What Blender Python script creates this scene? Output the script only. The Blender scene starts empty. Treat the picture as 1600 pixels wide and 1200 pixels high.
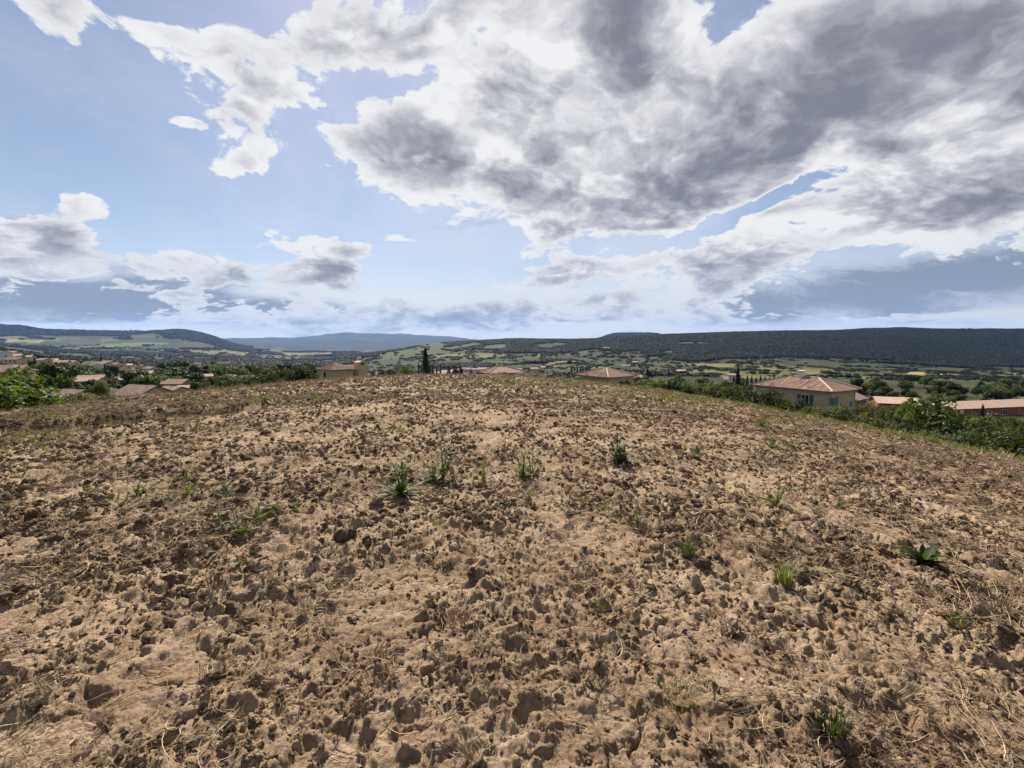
import bpy, bmesh, math, random
import numpy as np
from mathutils import Vector, Matrix, Euler

R = math.radians
SC = bpy.context.scene
COL = SC.collection

# ------------------------------------------------------------------ camera, exposure
F_PX, W_PX, H_PX, HORIZON = 733.0, 1600, 1200, 527.0
CAM_Z = 1.6
PITCH = math.atan((600 - HORIZON) / F_PX)
cam_data = bpy.data.cameras.new('camera')
cam_data.sensor_width = 36.0
cam_data.lens = 36.0 * F_PX / W_PX
cam_data.clip_start = 0.05
cam_data.clip_end = 60000
cam = bpy.data.objects.new('camera', cam_data)
COL.objects.link(cam)
cam.location = (0, 0, CAM_Z)
cam.rotation_euler = (math.pi / 2 - PITCH, 0, 0)
SC.camera = cam
SC.view_settings.view_transform = 'Standard'
SC.view_settings.look = 'None'
SC.view_settings.gamma = 1.0
SC.view_settings.exposure = 0.95
SC.render.film_transparent = False
SC.cycles.use_denoising = True
SC.cycles.use_adaptive_sampling = True
SC.cycles.adaptive_threshold = 0.02
SC.cycles.max_bounces = 5
SC.cycles.diffuse_bounces = 1
SC.cycles.glossy_bounces = 2
SC.cycles.transmission_bounces = 3
SC.cycles.volume_bounces = 0
SC.cycles.transparent_max_bounces = 6

def pix_dir(px, py):
    """unit direction in the world of a point of the photograph"""
    sx, sy = (px - 800) / F_PX, (600 - py) / F_PX
    cp, sp = math.cos(PITCH), math.sin(PITCH)
    v = Vector((sx, cp + sy * sp, sy * cp - sp))
    return v.normalized()

# ------------------------------------------------------------------ sun and sky
SUN_AZ, SUN_EL = R(-16), R(42)       # azimuth from +Y towards +X
SUN_DIR = Vector((math.sin(SUN_AZ) * math.cos(SUN_EL), math.cos(SUN_AZ) * math.cos(SUN_EL), math.sin(SUN_EL)))
sd = bpy.data.lights.new('sun', 'SUN')
sd.energy = 5.0
sd.angle = R(0.5)
sd.color = (1.0, 0.93, 0.82)
sun = bpy.data.objects.new('sun', sd)
COL.objects.link(sun)
sun.rotation_euler = (-SUN_DIR).to_track_quat('-Z', 'Y').to_euler()
sun.location = SUN_DIR * 300

class G:
    """small node-graph writer"""
    def __init__(self, tree):
        self.t = tree
    def n(self, typ, **kw):
        nd = self.t.nodes.new(typ)
        for k, v in kw.items():
            setattr(nd, k, v)
        return nd
    def put(self, sock, v):
        if isinstance(v, bpy.types.NodeSocket):
            self.t.links.new(v, sock)
        elif v is not None:
            if isinstance(v, (tuple, list)) and len(v) == 3 and sock.type == 'RGBA':
                v = (*v, 1.0)
            sock.default_value = v
    def m(self, op, a, b=None, c=None, clamp=False):
        nd = self.n('ShaderNodeMath', operation=op, use_clamp=clamp)
        for i, v in enumerate((a, b, c)):
            if v is not None:
                self.put(nd.inputs[i], v)
        return nd.outputs[0]
    def v(self, op, a, b=None, c=None, s=None):
        nd = self.n('ShaderNodeVectorMath', operation=op)
        for i, x in enumerate((a, b, c)):
            if x is not None:
                self.put(nd.inputs[i], x)
        if s is not None:
            self.put(nd.inputs['Scale'], s)
        return nd.outputs['Value'] if op in ('LENGTH', 'DOT_PRODUCT', 'DISTANCE') else nd.outputs[0]
    def noise(self, vec, scale, detail=4, rough=0.55, lac=2.0, dist=0.0, color=False):
        nd = self.n('ShaderNodeTexNoise')
        self.put(nd.inputs['Vector'], vec)
        for k, v in (('Scale', scale), ('Detail', detail), ('Roughness', rough), ('Lacunarity', lac), ('Distortion', dist)):
            nd.inputs[k].default_value = v
        return nd.outputs['Color'] if color else nd.outputs[0]
    def smooth(self, x, a, b, lo=0.0, hi=1.0, kind='SMOOTHSTEP'):
        nd = self.n('ShaderNodeMapRange', interpolation_type=kind)
        for i, v in enumerate((x, a, b, lo, hi)):
            self.put(nd.inputs[i], v)
        return nd.outputs[0]
    def mix(self, f, a, b, blend='MIX'):
        nd = self.n('ShaderNodeMix', data_type='RGBA', blend_type=blend)
        self.put(nd.inputs[0], f)
        self.put(nd.inputs[6], a)
        self.put(nd.inputs[7], b)
        return nd.outputs[2]
    def ramp(self, x, stops):
        nd = self.n('ShaderNodeValToRGB')
        el = nd.color_ramp.elements
        while len(el) < len(stops):
            el.new(0.5)
        for e, (p, c) in zip(el, stops):
            e.position = p
            e.color = (*c, 1.0)
        self.put(nd.inputs[0], x)
        return nd.outputs[0]
def build_sky():
    w = bpy.data.worlds.new('World')
    SC.world = w
    w.use_nodes = True
    t = w.node_tree
    t.nodes.clear()
    g = G(t)
    out = g.n('ShaderNodeOutputWorld')
    bg = g.n('ShaderNodeBackground')
    t.links.new(bg.outputs[0], out.inputs[0])
    sky = g.n('ShaderNodeTexSky', sky_type='NISHITA')
    sky.sun_disc = False
    sky.sun_elevation = SUN_EL
    sky.sun_rotation = SUN_AZ
    sky.altitude = 200
    sky.air_density = 1.0
    sky.dust_density = 0.4
    sky.ozone_density = 1.3
    K = 0.12                                     # strength of the background
    d0 = g.n('ShaderNodeTexCoord').outputs['Generated']
    d = g.v('NORMALIZE', d0)
    sep = g.n('ShaderNodeSeparateXYZ')
    g.put(sep.inputs[0], d)
    z = g.m('MAXIMUM', sep.outputs[2], 0.0)
    # clouds lie on a curved layer: features shrink and flatten towards the horizon
    inv = g.m('DIVIDE', 1.0, g.m('ADD', z, 0.40))
    q = g.v('SCALE', d, s=inv)
    wv = g.v('SUBTRACT', g.noise(q, 1.7, 5, 0.6, color=True), (0.5, 0.5, 0.5))
    qw = g.v('ADD', q, g.v('SCALE', wv, s=0.30))
    dw = g.v('ADD', d, g.v('SCALE', wv, s=0.15))

    def blobs(items, vec):
        tot = None
        for k, (px, py, hw, hh, rot, wt) in enumerate(items):
            if k and k % 10 == 0:                # evaluate in batches (keeps the shader stack small)
                vec = g.v('ADD', vec, g.v('SCALE', (1.0, 1.0, 1.0), s=g.m('MULTIPLY', tot, 1e-7)))
            c = pix_dir(px, py)
            cr, sr = math.cos(R(rot)), math.sin(R(rot))
            a = pix_dir(px + hw * cr, py + hw * sr) - pix_dir(px - hw * cr, py - hw * sr)
            b = pix_dir(px - hh * sr, py + hh * cr) - pix_dir(px + hh * sr, py - hh * cr)
            x = (a - c * a.dot(c)).normalized()
            y = c.cross(x)
            m = Matrix((x, y, c)).transposed()
            mp = g.n('ShaderNodeMapping', vector_type='TEXTURE')
            g.put(mp.inputs['Vector'], vec)
            mp.inputs['Location'].default_value = c
            mp.inputs['Rotation'].default_value = m.to_euler('XYZ')
            mp.inputs['Scale'].default_value = (a.length * 0.5 * 1.35, b.length * 0.5 * 1.35, 0.7)
            f = g.smooth(g.v('LENGTH', mp.outputs[0]), 1.0, 0.0, 0.0, wt)
            tot = f if tot is None else g.m('ADD', tot, f)
        return tot

    COVER = [
        (100, 35, 140, 66, 34, .40), (290, 62, 150, 46, 6, .44), (185, 95, 60, 60, 20, -.42), (215, 10, 60, 30, 0, -.25), (390, 155, 105, 95, 40, .66), (490, 155, 62, 24, 12, .38),
        (288, 211, 32, 15, 8, .50), (375, 262, 72, 28, -12, .62), (135, 312, 75, 26, 10, .46), (50, 355, 130, 60, 8, .54),
        (240, 405, 230, 36, 6, .36), (415, 388, 90, 12, 0, .32), (60, 415, 130, 18, 0, .30), (535, 425, 110, 56, -25, .60),
        (578, 380, 46, 20, 0, .50), (330, 455, 70, 18, -4, .36), (190, 445, 46, 10, 0, .44), (705, 482, 100, 32, -10, .62),
        (600, 478, 60, 18, -5, .36), (825, 487, 36, 11, 0, .42), (870, 508, 170, 13, -2, .46), (560, 215, 95, 24, 14, .38),
        (655, 235, 120, 66, 14, .44), (720, 50, 110, 46, -50, .38), (800, 110, 110, 90, 0, .34), (960, 80, 150, 120, 0, .52),
        (760, 190, 150, 60, 0, .28), (800, 285, 150, 66, 24, .38), (1010, 250, 250, 110, -14, .42), (930, 352, 160, 46, -6, .44),
        (1330, 90, 460, 190, -8, .60), (1230, 235, 320, 90, -22, .58), (900, 432, 150, 34, -8, .60), (1080, 420, 150, 44, -22, .54),
        (1330, 365, 270, 72, -18, .52), (1180, 430, 110, 34, -20, .36), (1400, 470, 300, 40, -4, -.34), (1540, 290, 250, 120, -10, .56), (1000, 482, 260, 24, 0, .44), (450, 440, 130, 28, 0, .34), (640, 500, 180, 15, 0, .40),
        (625, 95, 150, 80, 20, .27), (500, 50, 150, 80, 10, .27), (470, 275, 60, 16, 0, .16), (640, 355, 50, 12, 10, .30),
        (250, 290, 190, 60, 0, -.30), (80, 190, 170, 70, 0, -.30), (690, 400, 130, 60, 0, -.30), (480, 300, 110, 30, 0, -.12),
        (1130, 350, 170, 15, -24, -.30), (1240, 310, 130, 15, -24, -.26), (760, 350, 50, 14, 20, -.2), (690, 130, 60, 30, -30, -.22),
        (770, 235, 60, 16, 10, -.30), (860, 90, 20, 60, 10, -.20), (830, 330, 50, 10, 0, -.25), (450, 470, 60, 20, 0, .2), (1000, 505, 420, 13, 0, .44), (420, 510, 300, 11, 0, .48), (1450, 505, 300, 10, 0, .36),
    ]
    DARK = [
        (390, 115, 50, 22, 10, .60), (375, 185, 40, 18, 10, .6), (70, 350, 120, 36, 8, .75), (545, 422, 62, 22, -15, .9),
        (710, 490, 60, 14, -4, .7), (665, 232, 70, 40, 15, .60), (985, 70, 90, 100, 10, 1.15), (800, 30, 80, 40, -30, .5), (800, 180, 110, 70, 0, -.3),
        (1060, 200, 110, 40, -10, .2), (1000, 292, 160, 34, -16, .5), (940, 365, 120, 18, -4, .6), (1260, 110, 280, 120, -10, .55), (1480, 90, 200, 120, 0, .34), (1200, 245, 260, 64, -20, .78), (1330, 170, 140, 60, -20, .4),
        (1410, 224, 56, 22, -12, 1.1), (1540, 290, 230, 90, -12, .42), (1040, 160, 60, 60, 0, -.25), (800, 292, 70, 20, 10, .3),
        (240, 412, 130, 14, 5, .5), (1590, 160, 60, 16, -10, .6), (1590, 390, 200, 40, -10, .6), (890, 445, 90, 10, 0, .3),
    ]
    STRATUS = [
        (150, 468, 430, 46, 1, 1.5), (430, 490, 260, 26, 3, 1.0), (250, 420, 170, 22, 6, .6), (1380, 458, 380, 62, -3, 1.3), (1560, 410, 200, 44, -12, .7),
        (60, 350, 110, 30, 6, .5), (1180, 480, 140, 26, -8, .6), (660, 505, 130, 9, 0, .6),
        (1500, 492, 200, 6, -3, -.5), (110, 512, 200, 7, 2, -.4),
    ]
    cover = blobs(COVER, dw)
    dark = blobs(DARK, dw)
    def billow(vec, sc, det):
        """cauliflower heads: rounded lobes with creases between them"""
        f = g.noise(vec, sc, det, 0.63, lac=2.15)
        p = g.n('ShaderNodeTexVoronoi', feature='F1', normalize=True)
        g.put(p.inputs['Vector'], vec)
        p.inputs['Scale'].default_value = sc * 2.6
        p.inputs['Detail'].default_value = 2.0
        p.inputs['Roughness'].default_value = 0.55
        p.inputs['Lacunarity'].default_value = 2.3
        return g.m('ADD', f, g.m('MULTIPLY', g.m('SUBTRACT', 0.34, p.outputs['Distance']), 0.42)), p.outputs['Distance']
    n1, crease = billow(qw, 2.7, 9)
    # the same noise a little way towards the sun, for light and shade on the billows
    sun_v = g.v('SCALE', tuple(SUN_DIR), s=0.055)
    n2, _ = billow(g.v('ADD', qw, sun_v), 2.7, 5)
    nb = g.noise(q, 1.1, 3, 0.5)
    # away from these masses the sky is broken cloud of the same kind
    broad = g.smooth(nb, 0.40, 0.62, 0.0, 0.16)
    var = g.m('MULTIPLY', g.m('SUBTRACT', n1, 0.5), 2.15)
    dens = g.m('ADD', g.m('SUBTRACT', var, 0.30), g.m('ADD', cover, broad))
    alpha = g.smooth(dens, -0.02, 0.09)
    thick = g.smooth(dens, 0.02, 0.42)
    lit = g.m('SUBTRACT', n1, n2)
    dk = g.m('ADD', dark, g.m('MULTIPLY', g.m('SUBTRACT', g.noise(qw, 2.8, 4, 0.6), 0.52), 1.3))
    shade = g.m('MULTIPLY', thick, g.m('ADD', 0.30, g.m('MULTIPLY', dk, 0.60)))
    shade = g.m('SUBTRACT', shade, g.m('MULTIPLY', lit, g.m('ADD', 0.7, g.m('MULTIPLY', thick, 1.7))))
    lit2 = g.m('SUBTRACT', g.noise(qw, 3.4, 3, 0.55), g.noise(g.v('ADD', qw, g.v('SCALE', tuple(SUN_DIR), s=0.13)), 3.4, 3, 0.55))
    shade = g.m('SUBTRACT', shade, g.m('MULTIPLY', lit2, g.m('ADD', 0.25, g.m('MULTIPLY', thick, 1.15))))
    calm = g.smooth(dark, 0.0, 0.7, 0.52, 0.20)
    fine = g.m('SUBTRACT', g.noise(qw, 10.0, 6, 0.68), 0.5)
    shade = g.m('SUBTRACT', shade, g.m('MULTIPLY', fine, g.m('MULTIPLY', thick, calm)))
    mid = g.m('SUBTRACT', g.noise(g.v('ADD', qw, (7.3, 1.1, 3.7)), 4.0, 5, 0.62, dist=0.3), 0.5)
    shade = g.m('SUBTRACT', shade, g.m('MULTIPLY', mid, g.m('MULTIPLY', thick, g.m('MULTIPLY', calm, 1.5))))
    shade = g.m('ADD', shade, g.m('MULTIPLY', g.m('SUBTRACT', crease, 0.32), g.m('MULTIPLY', thick, g.m('MULTIPLY', calm, 1.1))))
    cl = g.ramp(shade, [(0.0, (1.08, 1.08, 1.09)), (0.14, (0.94, 0.94, 0.96)), (0.32, (0.72, 0.72, 0.77)), (0.58, (0.48, 0.48, 0.54)), (0.82, (0.325, 0.33, 0.385)), (1.0, (0.27, 0.28, 0.335))])
    # low clouds are seen through more air
    low = g.smooth(z, 0.22, 0.0)
    cl = g.mix(g.m('MULTIPLY', low, 0.40), cl, (0.58, 0.65, 0.82))
    air = g.v('MULTIPLY', g.v('SCALE', sky.outputs[0], s=K), (0.90, 0.875, 0.94))
    air = g.mix(g.m('MULTIPLY', g.smooth(z, 0.16, 0.0), 0.85), air, (0.96, 0.95, 0.95))
    # thin high veil
    veil = g.m('MULTIPLY', g.smooth(g.noise(g.v('MULTIPLY', qw, (1.0, 0.55, 1.0)), 1.0, 7, 0.64), 0.40, 0.72), 0.5)
    air = g.mix(g.m('ADD', 0.12, veil), air, (0.95, 0.97, 1.06))
    # low grey-blue sheets of stratus behind the heaps
    sn = g.noise(g.v('MULTIPLY', dw, (4.0, 4.0, 34.0)), 1.0, 6, 0.6)
    sb = g.m('ADD', blobs(STRATUS, d), g.m('MULTIPLY', g.m('SUBTRACT', sn, 0.5), 1.7))
    sa = g.m('MULTIPLY', g.smooth(sb, 0.05, 0.85), 0.9)
    sc = g.mix(g.smooth(g.m('ADD', sb, g.m('MULTIPLY', g.m('SUBTRACT', g.noise(g.v('MULTIPLY', dw, (8.0, 8.0, 30.0)), 1.0, 7, 0.68), 0.5), 2.6)), 0.2, 1.2), (0.68, 0.73, 0.87), (0.285, 0.35, 0.47))
    air = g.mix(sa, air, sc)
    full = g.mix(alpha, air, cl)
    g.put(bg.inputs[0], full)
    bg.inputs[1].default_value = 0.42
    w.cycles.sampling_method = 'MANUAL'
    w.cycles.sample_map_resolution = 256
build_sky()
# ------------------------------------------------------------------ noise helpers (numpy)
def _hash(ix, iy, seed):
    h = (ix.astype(np.int64) * 374761393 + iy.astype(np.int64) * 668265263 + seed * 974634777) & 0xFFFFFFFF
    h = ((h ^ (h >> 13)) * 1274126177) & 0xFFFFFFFF
    h = ((h ^ (h >> 16)) * 2246822519) & 0xFFFFFFFF
    return (h ^ (h >> 15)) & 0xFFFFFFFF

def rnd01(ix, iy, seed):
    return _hash(ix, iy, seed).astype(np.float64) / 4294967296.0

def gnoise(x, y, seed=0):
    xi, yi = np.floor(x), np.floor(y)
    fx, fy = x - xi, y - yi
    u, v = fx * fx * fx * (fx * (fx * 6 - 15) + 10), fy * fy * fy * (fy * (fy * 6 - 15) + 10)
    def gr(a, b):
        an = rnd01(xi + a, yi + b, seed) * 2 * np.pi
        return np.cos(an) * (fx - a) + np.sin(an) * (fy - b)
    return ((gr(0, 0) * (1 - u) + gr(1, 0) * u) * (1 - v) + (gr(0, 1) * (1 - u) + gr(1, 1) * u) * v) * 1.5

def fbm(x, y, octaves=4, seed=0, gain=0.5, lac=2.03):
    t, a, s = 0.0, 1.0, 0.0
    for o in range(octaves):
        t = t + a * gnoise(x, y, seed + o * 17)
        s += a
        a *= gain
        x, y = x * lac + 13.7, y * lac - 7.3
    return t / s

def worley(x, y, seed=0, two=False):
    """distance to the nearest cell point, that cell's random number (and the second distance)"""
    xi, yi = np.floor(x), np.floor(y)
    d1 = np.full(x.shape, 9.0)
    d2 = np.full(x.shape, 9.0)
    c1 = np.zeros(x.shape)
    for a in (-1, 0, 1):
        for b in (-1, 0, 1):
            cx, cy = xi + a, yi + b
            dx, dy = cx + rnd01(cx, cy, seed) - x, cy + rnd01(cx, cy, seed + 5) - y
            d = np.sqrt(dx * dx + dy * dy)
            near = d < d1
            d2 = np.where(near, d1, np.minimum(d2, d))
            c1 = np.where(near, rnd01(cx, cy, seed + 9), c1)
            d1 = np.where(near, d, d1)
    return (d1, c1, d2) if two else (d1, c1)

def sstep(x, a, b):
    t = np.clip((x - a) / (b - a), 0, 1)
    return t * t * (3 - 2 * t)

# ------------------------------------------------------------------ lie of the land
# height layers: at each distance (metres ahead), where the ground of the photograph stands
LAYERS = [
    (20, [(-500, 700), (0, 675), (300, 645), (600, 604), (700, 600), (800, 602), (1000, 626), (1200, 685), (1400, 725), (1600, 752), (2100, 770)]),
    (40, [(-500, 690), (0, 664), (150, 652), (300, 636), (450, 618), (600, 602), (700, 594), (800, 594), (1000, 620), (1200, 672), (1400, 710), (1600, 738), (2100, 750)]),
    (70, [(-500, 660), (0, 642), (150, 640), (300, 633), (450, 616), (600, 604), (700, 594), (800, 596), (1000, 618), (1200, 656), (1400, 672), (1600, 688), (2100, 700)]),
    (110, [(-500, 630), (0, 622), (150, 625), (300, 625), (450, 612), (600, 607), (800, 600), (1000, 612), (1200, 632), (1400, 641), (1600, 648), (2100, 660)]),
    (180, [(0, 605), (150, 608), (300, 612), (450, 606), (600, 605), (800, 604), (1000, 606), (1200, 615), (1400, 622), (1600, 628)]),
    (300, [(0, 585), (150, 592), (300, 598), (450, 597), (600, 598), (800, 600), (1000, 597), (1200, 600), (1400, 606), (1600, 612)]),
    (500, [(0, 565), (150, 578), (300, 586), (450, 587), (600, 590), (800, 592), (1000, 586), (1200, 587), (1400, 592), (1600, 598)]),
    (800, [(0, 546), (60, 552), (150, 566), (300, 577), (450, 579), (600, 580), (800, 577), (1000, 572), (1200, 574), (1400, 580), (1600, 586)]),
    (1200, [(0, 548), (150, 561), (300, 569), (450, 571), (600, 567), (700, 562), (800, 560), (1000, 558), (1200, 557), (1400, 564), (1600, 572)]),
    (1600, [(0, 548), (150, 555), (300, 561), (450, 566), (550, 560), (600, 554), (700, 548), (800, 545), (1000, 541), (1200, 534), (1400, 538), (1600, 548)]),
    (2200, [(0, 545), (150, 549), (300, 554), (450, 562), (530, 558), (600, 550), (650, 542), (690, 535), (740, 532), (800, 529), (900, 531), (960, 529), (1040, 523), (1200, 517), (1320, 515), (1400, 513), (1500, 513), (1600, 514)]),
    (3200, [(0, 540), (150, 541), (300, 544), (450, 556), (600, 555), (800, 537), (1000, 537), (1200, 524), (1600, 524)]),
    (4800, [(0, 508), (50, 509), (75, 516), (130, 518), (230, 517), (285, 514), (320, 520), (350, 531), (380, 541), (450, 550), (600, 552), (800, 536), (930, 532), (958, 520), (1020, 520), (1060, 527), (1600, 526)]),
    (8000, [(0, 516), (200, 522), (350, 538), (450, 543), (600, 546), (700, 538), (800, 536), (1600, 530)]),
    (12500, [(0, 524), (300, 530), (370, 529), (430, 527), (455, 528), (500, 523), (540, 519), (570, 519), (600, 521), (640, 521), (680, 524), (720, 527), (760, 533), (800, 536), (1600, 532)]),
    (17000, [(0, 528), (370, 533), (560, 526), (720, 532), (800, 538), (1600, 535)]),
]
_cp, _sp = math.cos(PITCH), math.sin(PITCH)
GU = np.linspace(-1.75, 1.75, 351)                       # x / depth
GL = np.linspace(math.log(20), math.log(17000), 240)     # log depth
def _grid():
    rows = []
    for D, pts in LAYERS:
        xs, ys = zip(*pts)
        py = np.interp(GU * F_PX + 800, xs, ys)
        sy = (600 - py) / F_PX
        rows.append((sy * _cp - _sp) / (_cp + sy * _sp))          # slope of the sight line
    rows = np.array(rows)
    lg = np.log([l[0] for l in LAYERS])
    out = np.empty((len(GL), len(GU)))
    for j in range(len(GU)):
        out[:, j] = np.interp(GL, lg, rows[:, j])
    for _ in range(2):
        p = np.pad(out, ((2, 2), (1, 1)), mode='edge')
        out = (p[:-4, 1:-1] + 2 * p[1:-3, 1:-1] + 3 * p[2:-2, 1:-1] + 2 * p[3:-1, 1:-1] + p[4:, 1:-1]) / 9
        p = np.pad(out, ((0, 0), (1, 1)), mode='edge')
        out = (p[:, :-2] + 2 * p[:, 1:-1] + p[:, 2:]) / 4
    return out
GRID = _grid()

def dome(x, y):
    return -0.0480 * x - 0.0053 * x * x - 0.00105 * y * y

def base_height(x, y):
    """ground without its small relief"""
    x, y = np.asarray(x, float), np.asarray(y, float)
    r = np.hypot(x, y) + 1e-6
    th = np.arctan2(x, y)
    lim = math.atan(1.75)
    def tab(thc):
        u = np.tan(thc)
        dep = r * np.cos(thc)
        a = np.clip((u - GU[0]) / (GU[1] - GU[0]), 0, len(GU) - 1.001)
        b = np.clip((np.log(np.maximum(dep, 20)) - GL[0]) / (GL[1] - GL[0]), 0, len(GL) - 1.001)
        i, j = a.astype(int), b.astype(int)
        fa, fb = a - i, b - j
        s = (GRID[j, i] * (1 - fa) + GRID[j, i + 1] * fa) * (1 - fb) + (GRID[j + 1, i] * (1 - fa) + GRID[j + 1, i + 1] * fa) * fb
        return CAM_Z + s * dep
    front = tab(np.clip(th, -lim, lim))
    t = np.clip((np.abs(th) - lim) / (math.pi - lim), 0, 1)
    both = 0.5 * (tab(np.full_like(th, -lim)) + tab(np.full_like(th, lim)))
    far = front * (1 - t) + both * t
    zd = dome(x, y)
    w = sstep(-zd, 2.2, 6.0)
    return zd * (1 - w) + far * w

def height(x, y):
    z = base_height(x, y)
    r = np.hypot(x, y)
    k = sstep(r, 60, 160)
    z = z + k * 0.5 * fbm(x / 30, y / 30, 3, 3)
    k2 = sstep(r, 900, 3000)
    z = z + k2 * np.minimum(r, 9000) / 9000 * 60 * fbm(x / 700, y / 700, 4, 8)
    return z

def h1(x, y):
    return float(height(np.array([x]), np.array([y]))[0])

def project(x, y, z):
    """where points of the ground stand in the photograph (used to lay out fields and woods)"""
    dz = z - CAM_Z
    fwd = y * _cp - dz * _sp
    up = y * _sp + dz * _cp
    fwd = np.where(fwd > 0.01, fwd, np.nan)
    return 800 + F_PX * x / fwd, 600 - F_PX * up / fwd

def on_ground(px, py, far=1e9, near=1.0):
    """first point of the ground met along a sight line"""
    d = pix_dir(px, py)
    ts = np.geomspace(near, 16500, 6000)
    x, y, z = d.x * ts, d.y * ts, CAM_Z + d.z * ts
    g = height(x, y)
    k = np.nonzero(z < g)[0]
    t = ts[k[0]] if len(k) else far
    return d.x * t, d.y * t

def at_depth(px, depth):
    """point of the ground at a column of the photograph and a distance ahead"""
    x = (px - 800) / F_PX * depth
    return x, depth, h1(x, depth)

# ------------------------------------------------------------------ objects and meshes
def link(o, parent=None):
    COL.objects.link(o)
    if parent is not None:
        o.parent = parent
    return o

def mesh_obj(name, verts, faces, mats, parent=None, smooth=False, mat_index=None):
    me = bpy.data.meshes.new(name)
    me.from_pydata([tuple(v) for v in verts] if not isinstance(verts, np.ndarray) else verts.tolist(), [], faces if isinstance(faces, list) else faces.tolist())
    for m in (mats if isinstance(mats, (list, tuple)) else [mats]):
        me.materials.append(m)
    if mat_index is not None:
        me.polygons.foreach_set('material_index', mat_index)
    if smooth:
        me.polygons.foreach_set('use_smooth', [True] * len(me.polygons))
    me.update()
    return link(bpy.data.objects.new(name, me), parent)

def grid_mesh(name, X, Y, Z, mat, closed=False):
    """a sheet of quads from 2-D arrays of points"""
    n, m = X.shape
    co = np.stack([X, Y, Z], -1).reshape(-1, 3).astype(np.float32)
    i = np.arange(n - 1)[:, None] * m
    j = np.arange(m if closed else m - 1)[None, :]
    j2 = (j + 1) % m
    f = np.stack([i + j, i + j2, i + m + j2, i + m + j], -1).reshape(-1, 4).astype(np.int32)
    me = bpy.data.meshes.new(name)
    me.vertices.add(len(co))
    me.vertices.foreach_set('co', co.ravel())
    me.loops.add(f.size)
    me.loops.foreach_set('vertex_index', f.ravel())
    me.polygons.add(len(f))
    me.polygons.foreach_set('loop_start', np.arange(0, f.size, 4, dtype=np.int32))
    me.polygons.foreach_set('loop_total', np.full(len(f), 4, dtype=np.int32))
    me.polygons.foreach_set('use_smooth', np.ones(len(f), dtype=bool))
    me.update(calc_edges=True)
    me.materials.append(mat)
    return link(bpy.data.objects.new(name, me))

def tag(o, label, cat, group=None, kind=None):
    if label:
        o['label'] = label
    if cat:
        o['category'] = cat
    if group:
        o['group'] = group
    if kind:
        o['kind'] = kind
    return o

def empty(name, loc=(0, 0, 0), rz=0.0):
    o = bpy.data.objects.new(name, None)
    o.empty_display_size = 0.2
    o.location = loc
    o.rotation_euler = (0, 0, rz)
    return link(o)

# ------------------------------------------------------------------ materials
def new_mat(name):
    m = bpy.data.materials.new(name)
    m.use_nodes = True
    t = m.node_tree
    g = G(t)
    return m, g, t.nodes['Principled BSDF']

def mat_plain(name, col, col2=None, scale=3.0, rough=0.85, bump=0.0, spec=0.25, vary=0.0, detail=5):
    """colour broken up by noise, a little relief, and a shade of its own for each object"""
    m, g, b = new_mat(name)
    tc = g.n('ShaderNodeTexCoord').outputs['Object']
    nz = g.noise(tc, scale, detail, 0.6)
    c = g.mix(g.smooth(nz, 0.3, 0.7), col, col2 or tuple(v * 0.75 for v in col))
    if vary:
        oi = g.n('ShaderNodeObjectInfo').outputs['Random']
        hs = g.n('ShaderNodeHueSaturation')
        g.put(hs.inputs['Hue'], g.m('ADD', 0.5, g.m('MULTIPLY', g.m('SUBTRACT', oi, 0.5), 0.06 * vary)))
        g.put(hs.inputs['Value'], g.m('ADD', 1.0, g.m('MULTIPLY', g.m('SUBTRACT', g.m('FRACT', g.m('MULTIPLY', oi, 7.3)), 0.5), 0.7 * vary)))
        g.put(hs.inputs['Color'], c)
        c = hs.outputs[0]
    g.put(b.inputs['Base Color'], c)
    b.inputs['Roughness'].default_value = rough
    b.inputs['Specular IOR Level'].default_value = spec
    if bump:
        bp = g.n('ShaderNodeBump')
        bp.inputs['Strength'].default_value = bump
        bp.inputs['Distance'].default_value = 0.02
        g.put(bp.inputs['Height'], nz)
        g.put(b.inputs['Normal'], bp.outputs[0])
    return m

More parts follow.
